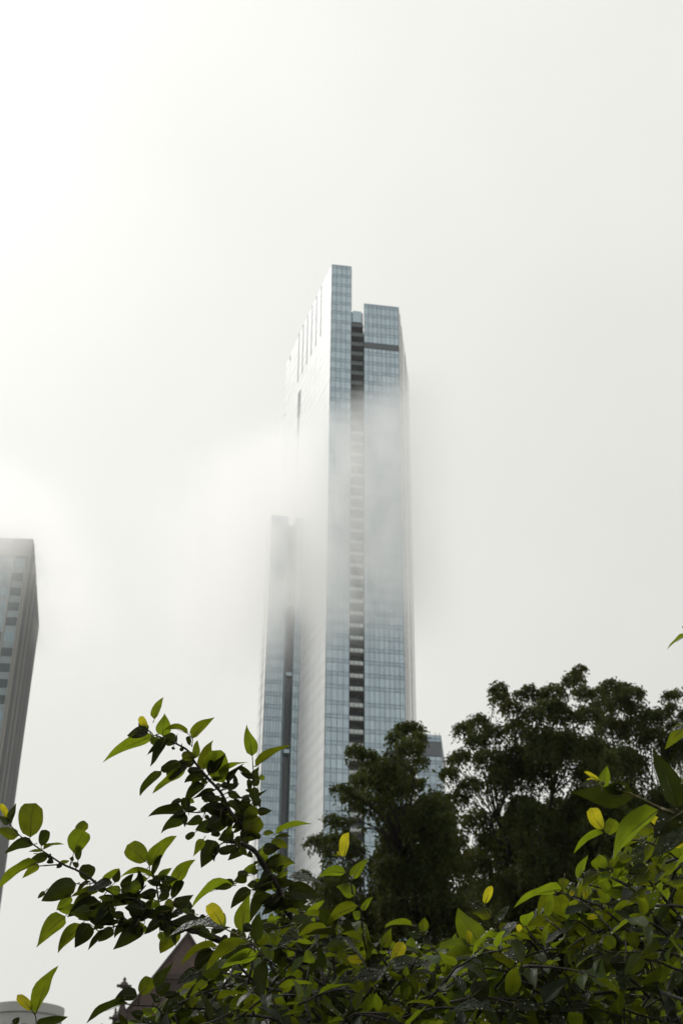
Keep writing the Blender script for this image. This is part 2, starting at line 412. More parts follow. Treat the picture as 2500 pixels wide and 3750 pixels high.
# ------------------------------------------------------------------ concrete high-rise at the left edge
K = hd(124, 1979, 235.0); ZK = float(K[2]); K = np.array([K[0], K[1], 0])
t_ = zpl(124, 1979, ZK) - zpl(0, 1974, ZK); t_[2] = 0; uk = -unit(t_)
t_ = zpl(143, 2288, ZK) - np.array([K[0], K[1], ZK]); t_[2] = 0; LK = float(np.linalg.norm(t_)); vk = unit(t_)
hr = thing('concrete_high_rise', K + uk * 8 + vk * 15, 'grey concrete high-rise with banded blue windows and a blank ribbed side wall', 'skyscraper')
b = MB(); b.prism([K, K + uk * 16, K + uk * 16 + vk * LK, K + vk * LK], 0, ZK); body = b.build('building_body', M['conc'], hr)
ink = K + uk * 5 + vk * 8; nk = out_normal(uk, ink, K); mk = out_normal(vk, ink, K)
lk = [ZK - 4.2 - 3.16 * k for k in range(0, 40)]
f2 = MB(); f3 = MB(); cnt = 0
bays = [(0.95, 2.95), (3.3, 5.6), (5.9, 8.2), (8.5, 10.8), (11.1, 13.4), (13.7, 15.8)]
for i, (a, c) in enumerate(bays):
    for z in lk:
        lo = rnd.random() < (0.15 if i == 0 else 0.6)
        hh = 1.75
        if i < 2 and z > 40:
            wn = MB(); wn.box(K, uk, nk, (a, c), (0.02, 0.10), z - hh, z)
            wo_ = wn.build('window', M['winlo'] if lo else M['windk'], body)
            fr = MB()
            for k_ in range(1, 3): fr.box(K, uk, nk, (a + (c - a) * k_ / 3 - .03, a + (c - a) * k_ / 3 + .03), (0.10, 0.14), z - hh, z)
            fr.build('mullion', M['metal'], wo_)
            wn = MB(); wn.box(K, uk, nk, (a, c), (0.02, 0.07), z - 3.16, z - hh - 0.01); wn.build('spandrel_panel', M['span2'], body)
        else:
            (f3 if lo else f2).box(K, uk, nk, (a, c), (0.02, 0.10), z - hh, z); f2.box(K, uk, nk, (a, c), (0.02, 0.07), z - 3.16, z - hh - 0.01)
for mb_, mm_ in ((f3, M['winlo']), (f2, M['windk'])):
    mb_.build('far_windows', mm_, body)['kind'] = 'stuff'
for a in (0.12, 0.55, 2.98, 5.63, 8.23, 10.83, 13.43):
    wd = 0.3 if a > 0.6 else 0.32
    b = MB(); b.box(K, uk, nk, (a, a + wd), (0.0, 0.28), 0, ZK - 3.9); b.build('pier', M['pier'], body)
b = MB(); b.box(K, uk, nk, (0, 16), (0.0, 0.2), ZK - 3.8, ZK + 0.2); b.build('roof_fascia', M['pier'], body)
b = MB(); x = 0.3
while x < LK - 0.4:
    b.box(K, vk, mk, (x, x + 0.35), (0.0, 0.14), 0, ZK - 0.3); x += 0.8
b.build('concrete_ribs', M['conc'], body)
for x in (1.4, 2.2, 10.0, 19.0, 28.0):
    b = MB(); b.box(K, vk, mk, (x, x + 0.45), (0.1, 0.19), 0, ZK - 0.4); b.build('wall_joint', M['louver'], body)
for x in (5.5, 13.5):
    b = MB(); b.box(K, vk, mk, (x, x + 0.8), (0.1, 0.24), 0, ZK - 0.4); b.build('wall_pilaster', M['pier'], body)

# ------------------------------------------------------------------ round white tower, bottom left corner
rc = hd(105, 3690, 300.0); zr = float(rc[2])
rt = thing('round_tower', (rc[0], rc[1], 0), 'pale round drum-topped tower with a ring of windows, far below the concrete high-rise', 'building')
RR = 7.15
b = MB(); b.lathe((rc[0], rc[1]), [(RR, 0), (RR, zr - 6.2)], 40); b.lathe((rc[0], rc[1]), [(RR, zr - 4.4), (RR, zr - 2.0)], 40)
b.lathe((rc[0], rc[1]), [(RR + 0.35, zr - 2.0), (RR + 0.35, zr - 0.1), (RR - 0.4, zr), (RR - 0.4, zr - 0.5), (0.1, zr - 0.5)], 40)
rb = b.build('drum_wall', M['white'], rt)
b = MB(); b.lathe((rc[0], rc[1]), [(RR - 0.35, zr - 6.3), (RR - 0.35, zr - 4.3)], 40); b.build('window_ring', M['winlo'], rb)
b = MB()
for k in range(20):
    th = 2 * math.pi * k / 20; p = np.array([rc[0] + (RR - .12) * math.cos(th), rc[1] + (RR - .12) * math.sin(th), 0])
    u = np.array([-math.sin(th), math.cos(th), 0]); v = np.array([math.cos(th), math.sin(th), 0])
    b.box(p, u, v, (-0.55, 0.55), (-.3, .12), zr - 6.2, zr - 4.4)
b.build('window_pier', M['white'], rb)

# ------------------------------------------------------------------ brownstone church
def mat_brown():
    q = MN('brownstone'); tc = q.n('ShaderNodeTexCoord')
    mp = q.n('ShaderNodeMapping', {'Vector': tc.outputs['Object'], 'Rotation': (math.radians(90), 0, 0)})
    br = q.n('ShaderNodeTexBrick', {'Vector': mp.outputs[0], 'Scale': 1.6, 'Color1': rgb(0.115, 0.08, 0.068), 'Color2': rgb(0.155, 0.108, 0.09), 'Mortar': rgb(0.085, 0.066, 0.058), 'Mortar Size': 0.012})
    no = q.n('ShaderNodeTexNoise', {'Vector': tc.outputs['Object'], 'Scale': 0.9, 'Detail': 6.0})
    col = q.mix(q.math('MULTIPLY', no.outputs['Fac'], 0.7), br.outputs[0], rgb(0.07, 0.05, 0.045))
    b = q.n('ShaderNodeBsdfPrincipled', {'Base Color': col, 'Roughness': 0.9})
    bm = q.n('ShaderNodeBump', {'Height': br.outputs['Fac'], 'Strength': 0.5, 'Distance': 0.03, 'Invert': True} if False else {'Height': no.outputs['Fac'], 'Strength': 0.4, 'Distance': 0.05})
    q.t.links.new(bm.outputs[0], b.inputs['Normal'])
    return q.out(b.outputs[0])
M['brown'] = mat_brown()
M['brown_dk'] = mat_noise('dark_brownstone', (0.045, 0.034, 0.03), (0.08, 0.06, 0.052), 2.0, 0.9, 0.3)
M['slate'] = mat_noise('slate_roof', (0.045, 0.04, 0.042), (0.085, 0.07, 0.068), 3.0, 0.7, 0.3)
apex = hd(689, 3425, 80.0)
gu = unit([0.985, 0.17, 0]); gv = unit([-0.17, 0.985, 0])
church = thing('stone_church', (apex[0], apex[1], 0), 'brown stone church with steep gable and pointed finials behind the branches', 'church')
G0 = np.array([apex[0], apex[1], 0]); za = float(apex[2])
hw = 3.4; slope = 1.42; ze = za - hw * slope
b = MB()
def gable(mb, o, u, v, hw, y0, y1, z0, ze, za, mi=0):
    fr = [o + u * -hw + v * y0, o + u * hw + v * y0]; bk_ = [o + u * -hw + v * y1, o + u * hw + v * y1]
    P = lambda q, z: (q[0], q[1], z)
    top = o + v * y0; top2 = o + v * y1
    mb.poly([P(fr[0], z0), P(fr[1], z0), P(fr[1], ze), P(top, za), P(fr[0], ze)], mi)
    mb.poly([P(bk_[1], z0), P(bk_[0], z0), P(bk_[0], ze), P(top2, za), P(bk_[1], ze)], mi)
    mb.poly([P(fr[1], z0), P(bk_[1], z0), P(bk_[1], ze), P(fr[1], ze)], mi)
    mb.poly([P(bk_[0], z0), P(fr[0], z0), P(fr[0], ze), P(bk_[0], ze)], mi)
    mb.poly([P(fr[1], ze), P(bk_[1], ze), P(top2, za), P(top, za)], mi)
    mb.poly([P(bk_[0], ze), P(fr[0], ze), P(top, za), P(top2, za)], mi)
gable(b, G0, gu, gv, hw, 0, 1.2, 0, ze, za)
gw = b.build('gable_wall', M['brown'], church)
b = MB()
for sgn in (-1, 1):     # stone coping along both slopes of the gable
    p0 = G0 + gu * sgn * (hw + 0.1) - gv * 0.1; p1 = G0 - gv * 0.1
    d = gv * 1.4
    q = [(p0[0], p0[1], ze - .1), (p1[0], p1[1], za), (p1[0], p1[1], za + 0.24), (p0[0], p0[1], ze + .15)]
    r = [(x + d[0], y + d[1], z) for x, y, z in q]
    b.poly(q); b.poly(r[::-1])
    for i in range(4): b.poly([q[i], r[i], r[(i + 1) % 4], q[(i + 1) % 4]])
b.build('gable_coping', M['brown_dk'], gw)
zs = za - 2.35
b = MB(); b.box(G0, gu, gv, (-1.2, 1.6), (-0.14, 0.0), zs - 0.16, zs + 0.12); b.box(G0, gu, gv, (-0.9, 1.3), (-0.07, 0.0), zs - 0.9, zs - 0.16); b.build('string_course', M['brown_dk'], gw)
for x in (-0.55, 0.55):
    o = G0 + gu * x; b = MB()
    b.poly([tuple(o + gu * dx - gv * 0.03 + np.array([0, 0, zz])) for dx, zz in ((-.3, zs - 4), (.3, zs - 4), (.3, zs - 1.7), (0, zs - 1.05), (-.3, zs - 1.7))])
    b.build('lancet_window', M['recess'], gw)
b = MB(); gable(b, G0 + gv * 1.2, gu, gv, hw - 0.2, 0.0, 22, 0, ze - 0.2, za - 0.5); b.build('nave_roof', M['slate'], church)
nz = float(hd(1800, 3668, 84)[2])
b = MB(); o = G0 + gu * (hw + 0.05) + gv * 2.5
P = lambda x, y, z: tuple(o + gu * x + gv * y + np.array([0, 0, z]))
b.box(o, gu, gv, (0, 17), (0, 10), 0, nz - 2.2); b.build('transept_wall', M['brown'], church)
b = MB(); b.poly([P(-.0, -.3, nz - 2.19), P(17.2, -.3, nz - 2.19), P(17.2, 5, nz), P(0, 5, nz)]); b.poly([P(17.2, 10.3, nz - 2.19), P(0, 10.3, nz - 2.19), P(0, 5, nz), P(17.2, 5, nz)])
b.poly([P(17.2, -.3, nz - 2.19), P(17.2, 10.3, nz - 2.19), P(17.2, 5, nz)]); b.build('transept_roof', M['slate'], church)
o2 = G0 - gu * (hw + 0.02) + gv * 2.2
b = MB(); zl = float(hd(470, 3730, 81)[2]); b.box(o2, -gu, gv, (0, 0.4), (0, 8), 0, zl); b.build('aisle_wall', M['brown'], church)
def pinnacle(px, py, dist, s, label=None):
    p = hd(px, py, dist); c = (p[0], p[1]); z = float(p[2])
    b = MB(); r = 0.22 * s
    b.lathe(c, [(r * 1.25, 0), (r * 1.25, z - 3.0 * s), (r, z - 2.9 * s), (r, z - 1.75 * s)], 8)
    sh = b.build('pinnacle', M['brown'], church)
    b = MB(); b.lathe(c, [(r, z - 1.75 * s), (r * 1.45, z - 1.7 * s), (r * 1.45, z - 1.6 * s), (r * 0.95, z - 1.5 * s), (r * 0.55, z - 1.1 * s), (r * 0.3, z - 0.78 * s), (r * 0.75, z - 0.74 * s), (r * 0.75, z - 0.67 * s), (r * .25, z - 0.6 * s), (r * .22, z - 0.42 * s), (r * 0.62, z - 0.38 * s), (r * 0.8, z - 0.3 * s), (r * 0.55, z - 0.2 * s), (r * .2, z - 0.14 * s), (r * .3, z - 0.07 * s), (r * .05, z)], 8)
    b.box(np.array([c[0], c[1], 0]), gu, gv, (-r * 1.2, r * 1.2), (-r * .25, r * .25), z - 0.36 * s, z - 0.27 * s)
    for k in range(4):
        th = math.pi / 2 * k + .6
        b.lathe((c[0] + r * 1.15 * math.cos(th), c[1] + r * 1.15 * math.sin(th)), [(r * .3, z - 1.62 * s), (r * .4, z - 1.45 * s), (r * .12, z - 1.22 * s), (r * .2, z - 1.15 * s), (.01, z - 1.08 * s)], 6)
    b.build('finial', M['brown_dk'], sh)
pinnacle(458, 3578, 79.0, 1.55)
pinnacle(426, 3700, 77.5, 1.3)

# ------------------------------------------------------------------ pale stone building glimpsed behind the leaves
pb = hd(2090, 3428, 62.0); zp = float(pb[2])
pale_b = thing('stone_building', (pb[0] + 4, pb[1] + 4, 0), 'pale grey stone building with moulded cornice, glimpsed in gaps of the wet shrub', 'building')
O = np.array([pb[0] - 1.2, pb[1], 0]); ux, uy = np.array([1.0, 0.05, 0]), np.array([-0.05, 1.0, 0])
b = MB(); b.box(O, ux, uy, (0, 12), (0, 9), 0, zp); wl = b.build('stone_wall', M['grey'], pale_b)
b = MB(); b.box(O, ux, uy, (-.2, 12.2), (-.2, 0), zp - .35, zp + .05); b.box(O, ux, uy, (-.1, 12.1), (-.1, 0), zp - 0.75, zp - .55); b.build('cornice', M['grey'], wl)
for k in range(4):
    for z in (zp - 3.6, zp - 7.2, zp - 10.8):
        b = MB(); b.box(O, ux, uy, (1.2 + k * 2.8, 2.4 + k * 2.8), (-.03, .02), z, z + 1.9); b.build('window', M['recess'], wl)

# ------------------------------------------------------------------ leaf and bark materials
def mat_leaf(name, top, under, trans, tfac, rough, vein, wet=0.0):
    q = MN(name)
    uv = q.n('ShaderNodeUVMap'); se = q.n('ShaderNodeSeparateXYZ', {0: uv.outputs[0]})
    ax = q.math('ABSOLUTE', q.math('SUBTRACT', se.outputs['X'], 0.5))
    mid = q.n('ShaderNodeMapRange', {'Value': ax, 'From Min': 0.012, 'From Max': 0.035, 'To Min': 1.0, 'To Max': 0.0}).outputs[0]
    side = q.math('SINE', q.math('MULTIPLY', q.math('SUBTRACT', se.outputs['Y'], q.math('MULTIPLY', ax, 0.55)), 62.0))
    sv = q.n('ShaderNodeMapRange', {'Value': side, 'From Min': 0.82, 'From Max': 1.0}).outputs[0]
    vn = q.math('MAXIMUM', mid, q.math('MULTIPLY', sv, 0.4))
    ge = q.n('ShaderNodeNewGeometry'); tc = q.n('ShaderNodeTexCoord')
    no = q.n('ShaderNodeTexNoise', {'Vector': tc.outputs['Object'], 'Scale': 70.0, 'Detail': 4.0})
    isl = ge.outputs['Random Per Island']
    col = q.mix(ge.outputs['Backfacing'], rgb(*top), rgb(*under))
    col = q.mix(q.math('MULTIPLY', vn, 0.5), col, rgb(*vein))
    hs = q.n('ShaderNodeHueSaturation', {'Color': col, 'Hue': q.math('MULTIPLY_ADD', isl, 0.03, 0.485),
             'Value': q.math('MULTIPLY', q.math('MULTIPLY_ADD', isl, 0.6, 0.7), q.math('MULTIPLY_ADD', no.outputs['Fac'], 0.7, 0.65))})
    tcol = q.mix(q.math('MULTIPLY', vn, 0.75), rgb(*trans), rgb(*[c * 0.55 for c in trans]))
    ht = q.n('ShaderNodeHueSaturation', {'Color': tcol, 'Hue': q.math('MULTIPLY_ADD', isl, 0.025, 0.488),
             'Value': q.math('MULTIPLY', q.math('MULTIPLY_ADD', isl, 0.8, 0.6), q.math('MULTIPLY_ADD', no.outputs['Fac'], 0.9, 0.55))})
    if name == 'young_leaf':
        gr = q.n('ShaderNodeMapRange', {'Value': q.math('ADD', se.outputs['Y'], q.math('MULTIPLY', q.math('SUBTRACT', isl, 0.5), 0.9)), 'From Min': 0.75, 'From Max': 0.0}).outputs[0]
        sp_n = q.n('ShaderNodeTexNoise', {'Vector': tc.outputs['Object'], 'Scale': 330.0, 'Detail': 2.0})
        spk = q.n('ShaderNodeMapRange', {'Value': sp_n.outputs['Fac'], 'From Min': 0.66, 'From Max': 0.72}).outputs[0]
        tint = lambda c_: q.mix(q.math('MULTIPLY', spk, 0.6), q.mix(q.math('MULTIPLY', gr, 0.55), c_, rgb(0.2, 0.26, 0.01)), rgb(0.10, 0.05, 0.01))
        hs_o, ht_o = tint(hs.outputs[0]), tint(ht.outputs[0])
    else: hs_o, ht_o = hs.outputs[0], ht.outputs[0]
    ro = q.math('ADD', q.math('MULTIPLY', ge.outputs['Backfacing'], 0.22), rough)
    wn = q.n('ShaderNodeTexNoise', {'Vector': tc.outputs['Object'], 'Scale': 190.0, 'Detail': 4.0})
    bm = q.n('ShaderNodeBump', {'Height': q.math('ADD', q.math('MULTIPLY', vn, -0.6), q.math('MULTIPLY', wn.outputs['Fac'], wet)), 'Strength': 0.45 if wet < 1 else 1.0, 'Distance': 0.0015 if wet < 1 else 0.003})
    p = q.n('ShaderNodeBsdfPrincipled', {'Base Color': hs_o, 'Roughness': ro, 'Specular IOR Level': 0.3 + wet * 0.12, 'Normal': bm.outputs[0]})
    t = q.n('ShaderNodeBsdfTranslucent', {'Color': ht_o})
    mx = q.n('ShaderNodeMixShader', {0: tfac, 1: p.outputs[0], 2: t.outputs[0]})
    return q.out(mx.outputs[0])
LEAF = [
    mat_leaf('old_leaf', (0.013, 0.022, 0.006), (0.016, 0.022, 0.005), (0.040, 0.052, 0.004), 0.40, 0.36, (0.06, 0.075, 0.03), 0.4),
    mat_leaf('green_leaf', (0.036, 0.062, 0.009), (0.038, 0.056, 0.007), (0.20, 0.245, 0.009), 0.50, 0.36, (0.08, 0.10, 0.03), 0.4),
    mat_leaf('young_leaf', (0.20, 0.18, 0.012), (0.22, 0.20, 0.012), (0.62, 0.54, 0.02), 0.55, 0.38, (0.40, 0.30, 0.04), 0.3),
    mat_leaf('wet_leaf', (0.026, 0.037, 0.015), (0.030, 0.040, 0.012), (0.07, 0.09, 0.008), 0.25, 0.22, (0.07, 0.09, 0.045), 2.2),
]
M['bark'] = mat_noise('twig_bark', (0.016, 0.012, 0.009), (0.04, 0.03, 0.022), 60, 0.6, 0.5)
M['green_twig'] = mat_noise('green_twig', (0.10, 0.095, 0.03), (0.16, 0.13, 0.05), 60, 0.5, 0.3)
q = MN('water_drop'); M['drop'] = q.out(q.n('ShaderNodeBsdfPrincipled', {'Base Color': rgb(0.9, 0.92, 0.9), 'Roughness': 0.04, 'Transmission Weight': 0.45, 'IOR': 1.4, 'Specular IOR Level': 0.9}).outputs[0])

NT, NX = 10, 5
TT = np.linspace(0, 1, NT); XX = np.linspace(-1, 1, NX)
def leaf_shape(t, a, b):
    pk = b / (a + b); s = (1 - t) ** a * np.maximum(t, 1e-4) ** b
    return (s / ((1 - pk) ** a * pk ** b)) ** 0.82
class Foliage(MB):
    def __init__(s): super().__init__(); s.uv = []
    def leaf(s, p0, pc, p1, width, nrm, mi=0, blunt=0.8, fold=0.22, wave=0.06, curl=0.0):
        p0, pc, p1 = (np.asarray(a, float) for a in (p0, pc, p1))
        t = TT[:, None]
        c = (1 - t) ** 2 * p0 + 2 * t * (1 - t) * pc + t ** 2 * p1
        tg = 2 * (1 - t) * (pc - p0) + 2 * t * (p1 - pc)
        tg /= np.linalg.norm(tg, axis=1)[:, None] + 1e-9
        side = np.cross(tg, nrm); side /= np.linalg.norm(side, axis=1)[:, None] + 1e-9
        up = np.cross(side, tg)
        L = np.linalg.norm(p1 - p0); sb = rnd.uniform(-.05, .05)
        c = c + side * (sb * L * np.sin(t * 6.28) * t)
        c = c - up * (curl * L * (t ** 2))
        hw = leaf_shape(TT, blunt, 0.62) * width / 2
        ph = rnd.uniform(0, 6.3)
        asym = 1 + 0.2 * rnd.uniform(-1, 1)
        b = len(s.v); P = np.zeros((NT, NX, 3))
        for k, x in enumerate(XX):
            wob = wave * np.sin(TT * 9 + ph + (2.1 if x > 0 else 0)) * abs(x)
            P[:, k] = c + side * (x * hw * (asym if x > 0 else 1))[:, None] + up * ((fold * abs(x) + wob) * hw)[:, None]
        s.v.extend(map(tuple, P.reshape(-1, 3).tolist()))
        for i in range(NT):
            for k in range(NX): s.uv.append((XX[k] * .5 + .5, TT[i]))
        for i in range(NT - 1):
            for k in range(NX - 1):
                a = b + i * NX + k
                s.f.append((a, a + 1, a + NX + 1, a + NX)); s.m.append(mi)
        return P

def rot_about(v, ax, th):
    return v * math.cos(th) + np.cross(ax, v) * math.sin(th) + ax * (ax @ v) * (1 - math.cos(th))

class Branch:
    """one branch of a shrub: its wood, leaves, young leaves and raindrops"""
    def __init__(s): s.wood = MB(); s.twig = MB(); s.gtwig = MB(); s.fol = Foliage(); s.young = []; s.samples = []; s.tops = []
    def stem(s, pix, depth, r0, r1, org=None, end=None, green=False):
        """stem along photo points (region origin org), at a depth or list of depths; end = list of extra world points"""
        n = len(pix); out = []
        for i, (x, y) in enumerate(pix):
            if org: x, y = org[0] + x / org[2], org[1] + y / org[2]
            d = depth[0] + (depth[1] - depth[0]) * i / max(1, n - 1) if hasattr(depth, '__len__') else depth
            out.append(pt(x, y, d + rnd.uniform(-.006, .006)))
        if end: out += [np.asarray(e, float) for e in end]
        # smooth: Catmull-Rom, four steps per span
        lim = lambda v_, e_: v_ * min(1.0, np.linalg.norm(e_) / (np.linalg.norm(v_) + 1e-9))
        sm = []
        for i in range(len(out) - 1):
            a, b_, c, d = out[max(i - 1, 0)], out[i], out[i + 1], out[min(i + 2, len(out) - 1)]
            for k in range(4):
                t = k / 4; sm.append((2*t**3 - 3*t*t + 1) * b_ + (t**3 - 2*t*t + t) * lim((c - a) / 2, c - b_) + (3*t*t - 2*t**3) * c + (t**3 - t*t) * lim((d - b_) / 2, c - b_))
        sm.append(out[-1])
        rr = [r0 + (r1 - r0) * i / (len(sm) - 1) for i in range(len(sm))]
        rr = [r * rnd.uniform(0.88, 1.14) for r in rr]
        s.wood.tube(sm, rr, 7, 1 if green else 0)
        s.samples += [p for p in sm]
    def traced(s, org, depth, rows, jit=0.05):
        ox, oy, k = org
        for row in rows.strip().splitlines():
            for item in row.split(';'):
                w_ = item.split()
                if len(w_) < 6: continue
                bx, by, tx, ty, wd = map(float, w_[:5]); kind = w_[5]; bend = float(w_[6]) if len(w_) > 6 else 0.0
                s.one(ox + bx / k, oy + by / k, ox + tx / k, oy + ty / k, wd / k, kind, bend / k, depth + rnd.uniform(-jit, jit))
    def one(s, bx, by, tx, ty, wd, kind, bend, depth):
        L = math.hypot(tx - bx, ty - by) + 1e-6
        dx, dy = (tx - bx) / L, (ty - by) / L
        px, py = dy, -dx
        if (abs(py) > abs(px) and py > 0) or (abs(px) >= abs(py) and px > 0): px, py = -px, -py
        base = None; bd = 1e9
        if s.samples:                       # tie the base to the nearest stem
            for p in s.samples:
                x, y = proj(p); d = math.hypot(x - bx, y - by)
                if d < bd: bd, base = d, p
            if bd < 60: depth = float((base - CAM) @ FWD) + rnd.uniform(-.012, .012)
        fore = rnd.uniform(-0.25, 0.25) * L * depth / FPX
        P0, P1 = pt(bx, by, depth), pt(tx, ty, depth + fore)
        mx_, my_ = (bx + tx) / 2 + px * bend * 2, (by + ty) / 2 + py * bend * 2
        Pc = pt(mx_, my_, depth + fore * 0.3)
        m = depth / FPX
        T = unit(P1 - P0); view = unit(P0 - CAM)
        vn = unit(-view + T * (view @ T))
        wt = max(wd, (0.40 if kind[0] != 'y' else 0.5) * L)
        phi = math.acos(min(1.0, wd / wt))
        cands = []
        for sg in (-1, 1):
            nn = rot_about(vn, T, sg * phi); cands += [nn, -nn]
        if kind[0] == 'g':
            cands = [c for c in cands if c @ vn > 0] or cands
        nrm = max(cands, key=lambda c: c[2] + rnd.uniform(0, .2))
        blunt = 0.46 if 'b' in kind[1:] else (0.62 if kind[0] == 'y' else rnd.uniform(1.0, 1.65))
        wt *= 1.12
        mi = {'d': 0, 'm': 1, 'y': 2, 'g': 3}[kind[0]]
        fold = rnd.uniform(0.15, 0.55)
        if mi == 2: wt *= 0.86
        if mi == 2:
            f = Foliage(); f.leaf(P0, Pc, P1, wt * m, nrm, 2, blunt, fold); s.young.append(f)
        else:
            G = s.fol.leaf(P0, Pc, P1, wt * m, nrm, mi, blunt, fold, rnd.uniform(.04, .16), rnd.uniform(-.03, .06))
            if mi == 3 or rnd.random() < 0.25: s.tops.append((G, nrm))
        # petiole
        if base is not None and 3 < bd < 55: s.twig.tube([P0, (P0 + base) / 2 + np.array([0, 0, .001]), base], [0.0006, 0.0007, 0.0009], 5)
        else: s.twig.tube([P0 - T * 0.006, P0], [0.0008, 0.0006], 5)
        s.twig.tube([P0, (P0 + 2 * Pc + P1) / 4 - nrm * .0004], [0.0007, 0.0003], 4)
    def drops(s, per, r=(0.0005, 0.0011)):
        b = MB(); ico = []
        th = (1 + 5 ** .5) / 2
        vs = np.array([(-1, th, 0), (1, th, 0), (-1, -th, 0), (1, -th, 0), (0, -1, th), (0, 1, th), (0, -1, -th), (0, 1, -th), (th, 0, -1), (th, 0, 1), (-th, 0, -1), (-th, 0, 1)]) / math.hypot(1, th)
        fs = [(0, 11, 5), (0, 5, 1), (0, 1, 7), (0, 7, 10), (0, 10, 11), (1, 5, 9), (5, 11, 4), (11, 10, 2), (10, 7, 6), (7, 1, 8), (3, 9, 4), (3, 4, 2), (3, 2, 6), (3, 6, 8), (3, 8, 9), (4, 9, 5), (2, 4, 11), (6, 2, 10), (8, 6, 7), (9, 8, 1)]
        mid = {}; V_ = [tuple(v) for v in vs]; F_ = []
        def mp(i, j):
            k = (min(i, j), max(i, j))
            if k not in mid: V_.append(tuple(unit((np.array(V_[i]) + np.array(V_[j])) / 2))); mid[k] = len(V_) - 1
            return mid[k]
        for i, j, k in fs:
            a, c, d = mp(i, j), mp(j, k), mp(k, i); F_ += [(i, a, d), (j, c, a), (k, d, c), (a, c, d)]
        V_ = np.array(V_)
        for G, nrm in s.tops:
            for _ in range(max(0, int(rnd.gauss(per, per * .5)))):
                i, k = rnd.randint(1, NT - 2), rnd.randint(0, NX - 2); u, v = rnd.random(), rnd.random()
                p = G[i, k] * (1 - u) * (1 - v) + G[i + 1, k] * u * (1 - v) + G[i, k + 1] * (1 - u) * v + G[i + 1, k + 1] * u * v
                rr = rnd.uniform(*r) * (1.6 if rnd.random() < .08 else 1)
                n_ = len(b.v); q_ = p + nrm * rr * 0.45 + V_ * rr
                b.v.extend(map(tuple, q_.tolist())); b.f += [tuple(n_ + z for z in t) for t in F_]; b.m += [0] * len(F_)
        return b
    def build(s, name, root, label=None, drops=0):
        s.wood.v or s.wood.tube([(0, 0, -.5), (0, 0, -.4)], 0.01)
        o = s.wood.build(name, [M['bark'], M['green_twig']], root, True)
        if label: o['label'] = label
        n_ = len(s.fol.v)                                               # leaf stalks belong to the leaves
        s.fol.v += s.twig.v; s.fol.f += [tuple(k + n_ for k in f_) for f_ in s.twig.f]; s.fol.m += [4] * len(s.twig.f); s.fol.uv += [(0.5, 0.5)] * len(s.twig.v)
        if s.fol.v: s.fol.build('foliage', LEAF + [M['green_twig']], o, True)
        for f in s.young:
            y = f.build('young_leaf', LEAF, o, True); y['label'] = 'yellow young leaf'
        if drops and s.tops:
            d = s.drops(drops)
            if d.v: d.build('raindrops', M['drop'], o, True)
        return o

# ------------------------------------------------------------------ shrub on the left: two arching dark branches
K3 = 3.136
RA, RB, RC, RT, RE, RF = (0, 2850, K3), (360, 2500, K3), (360, 2980, K3), (760, 2600, K3), (700, 3050, K3), (300, 3350, K3)
ROOT1 = np.array([-0.15, 2.95, 0.0])
shrub1 = thing('leafy_shrub', ROOT1, 'dark leafy shrub reaching two long arching branches out across the white sky', 'shrub', 'leafy shrubs in the foreground')
fork1 = np.array([-0.02, 2.6, 1.95])
up_ = Branch()
up_.stem([(660, 605), (870, 690), (1030, 780), (1100, 900), (1240, 1080), (1400, 1250), (1480, 1420)], 2.2, 0.0012, 0.0030, RB)
up_.stem([(1480 - 1254 + 0, 1420 - 314), (280, 1180), (330, 1290)], 2.2, 0.0030, 0.0036, RT) if False else None
up_.stem([(225, 1105), (280, 1200), (420, 1330), (560, 1460)], 2.2, 0.0030, 0.0042, RT)
up_.stem([(560, 120), (720, 200), (850, 400), (920, 500), (1000, 640), (1050, 830), (1150, 970), (1190, 1060)], (2.2, 2.25), 0.0042, 0.0062, RE,
         end=[pt(1090, 3480, 2.4), pt(1100, 3800, 2.5), fork1, ROOT1 + [0.05, 0, 1.0], ROOT1])
up_.stem([(515, 535), (530, 800), (530, 1000), (470, 1200), (420, 1330)], 2.2, 0.0007, 0.0016, RT)
up_.stem([(590, 660), (640, 610), (700, 590)], 2.2, 0.0008, 0.001, RB, green=True)
up_.stem([(1075, 740), (1085, 650)], 2.2, 0.0009, 0.0007, RB)
up_.stem([(1000, 1480), (1150, 1490), (1480, 1440)], 2.2, 0.0008, 0.0016, RB)
up_.stem([(290, 180), (380, 110), (560, 130)], 2.2, 0.001, 0.0016, RE)
up_.traced(RB, 2.2, """
645 420 747 160 90 m 8; 740 610 760 350 170 m; 560 530 480 385 85 yb; 580 545 330 610 110 g; 575 545 465 450 80 d
640 610 60 935 130 m 40; 680 620 640 725 110 mb; 1030 585 750 560 60 m 40; 890 600 750 690 130 db; 780 630 590 965 115 d
850 660 560 830 70 d; 1080 640 1340 398 110 m 25; 1050 720 1035 610 50 db; 900 690 915 580 22 d; 870 740 850 770 40 d; 960 740 960 790 45 db
1110 870 1140 660 85 m; 1120 850 955 830 95 mb; 1205 1000 1325 660 140 m 15; 1440 1150 1300 775 235 mb; 1270 1060 1310 885 75 db; 1330 1020 1460 795 85 d
930 900 715 1010 90 db; 725 1015 475 1300 95 d 15; 1000 1000 620 1275 85 m 10; 1040 905 790 1100 120 gb; 1230 1060 990 1150 105 d 25
1230 1180 970 1440 120 d 40; 960 1340 820 1420 60 g; 1050 1350 1105 1375 55 m; 985 1470 570 1540 115 d 15; 1030 1480 970 1320 110 db
1100 930 920 900 80 d; 1180 1010 1020 1010 80 db; 1240 1110 1180 1170 70 m; 1350 1230 1060 1330 60 d; 1420 1330 1200 1380 60 d; 1350 1320 1180 1280 110 db
1480 1480 1200 1420 150 d; 1500 1530 1330 1400 170 m; 1300 1100 1440 1080 70 d; 1400 1160 1340 1240 60 d""")
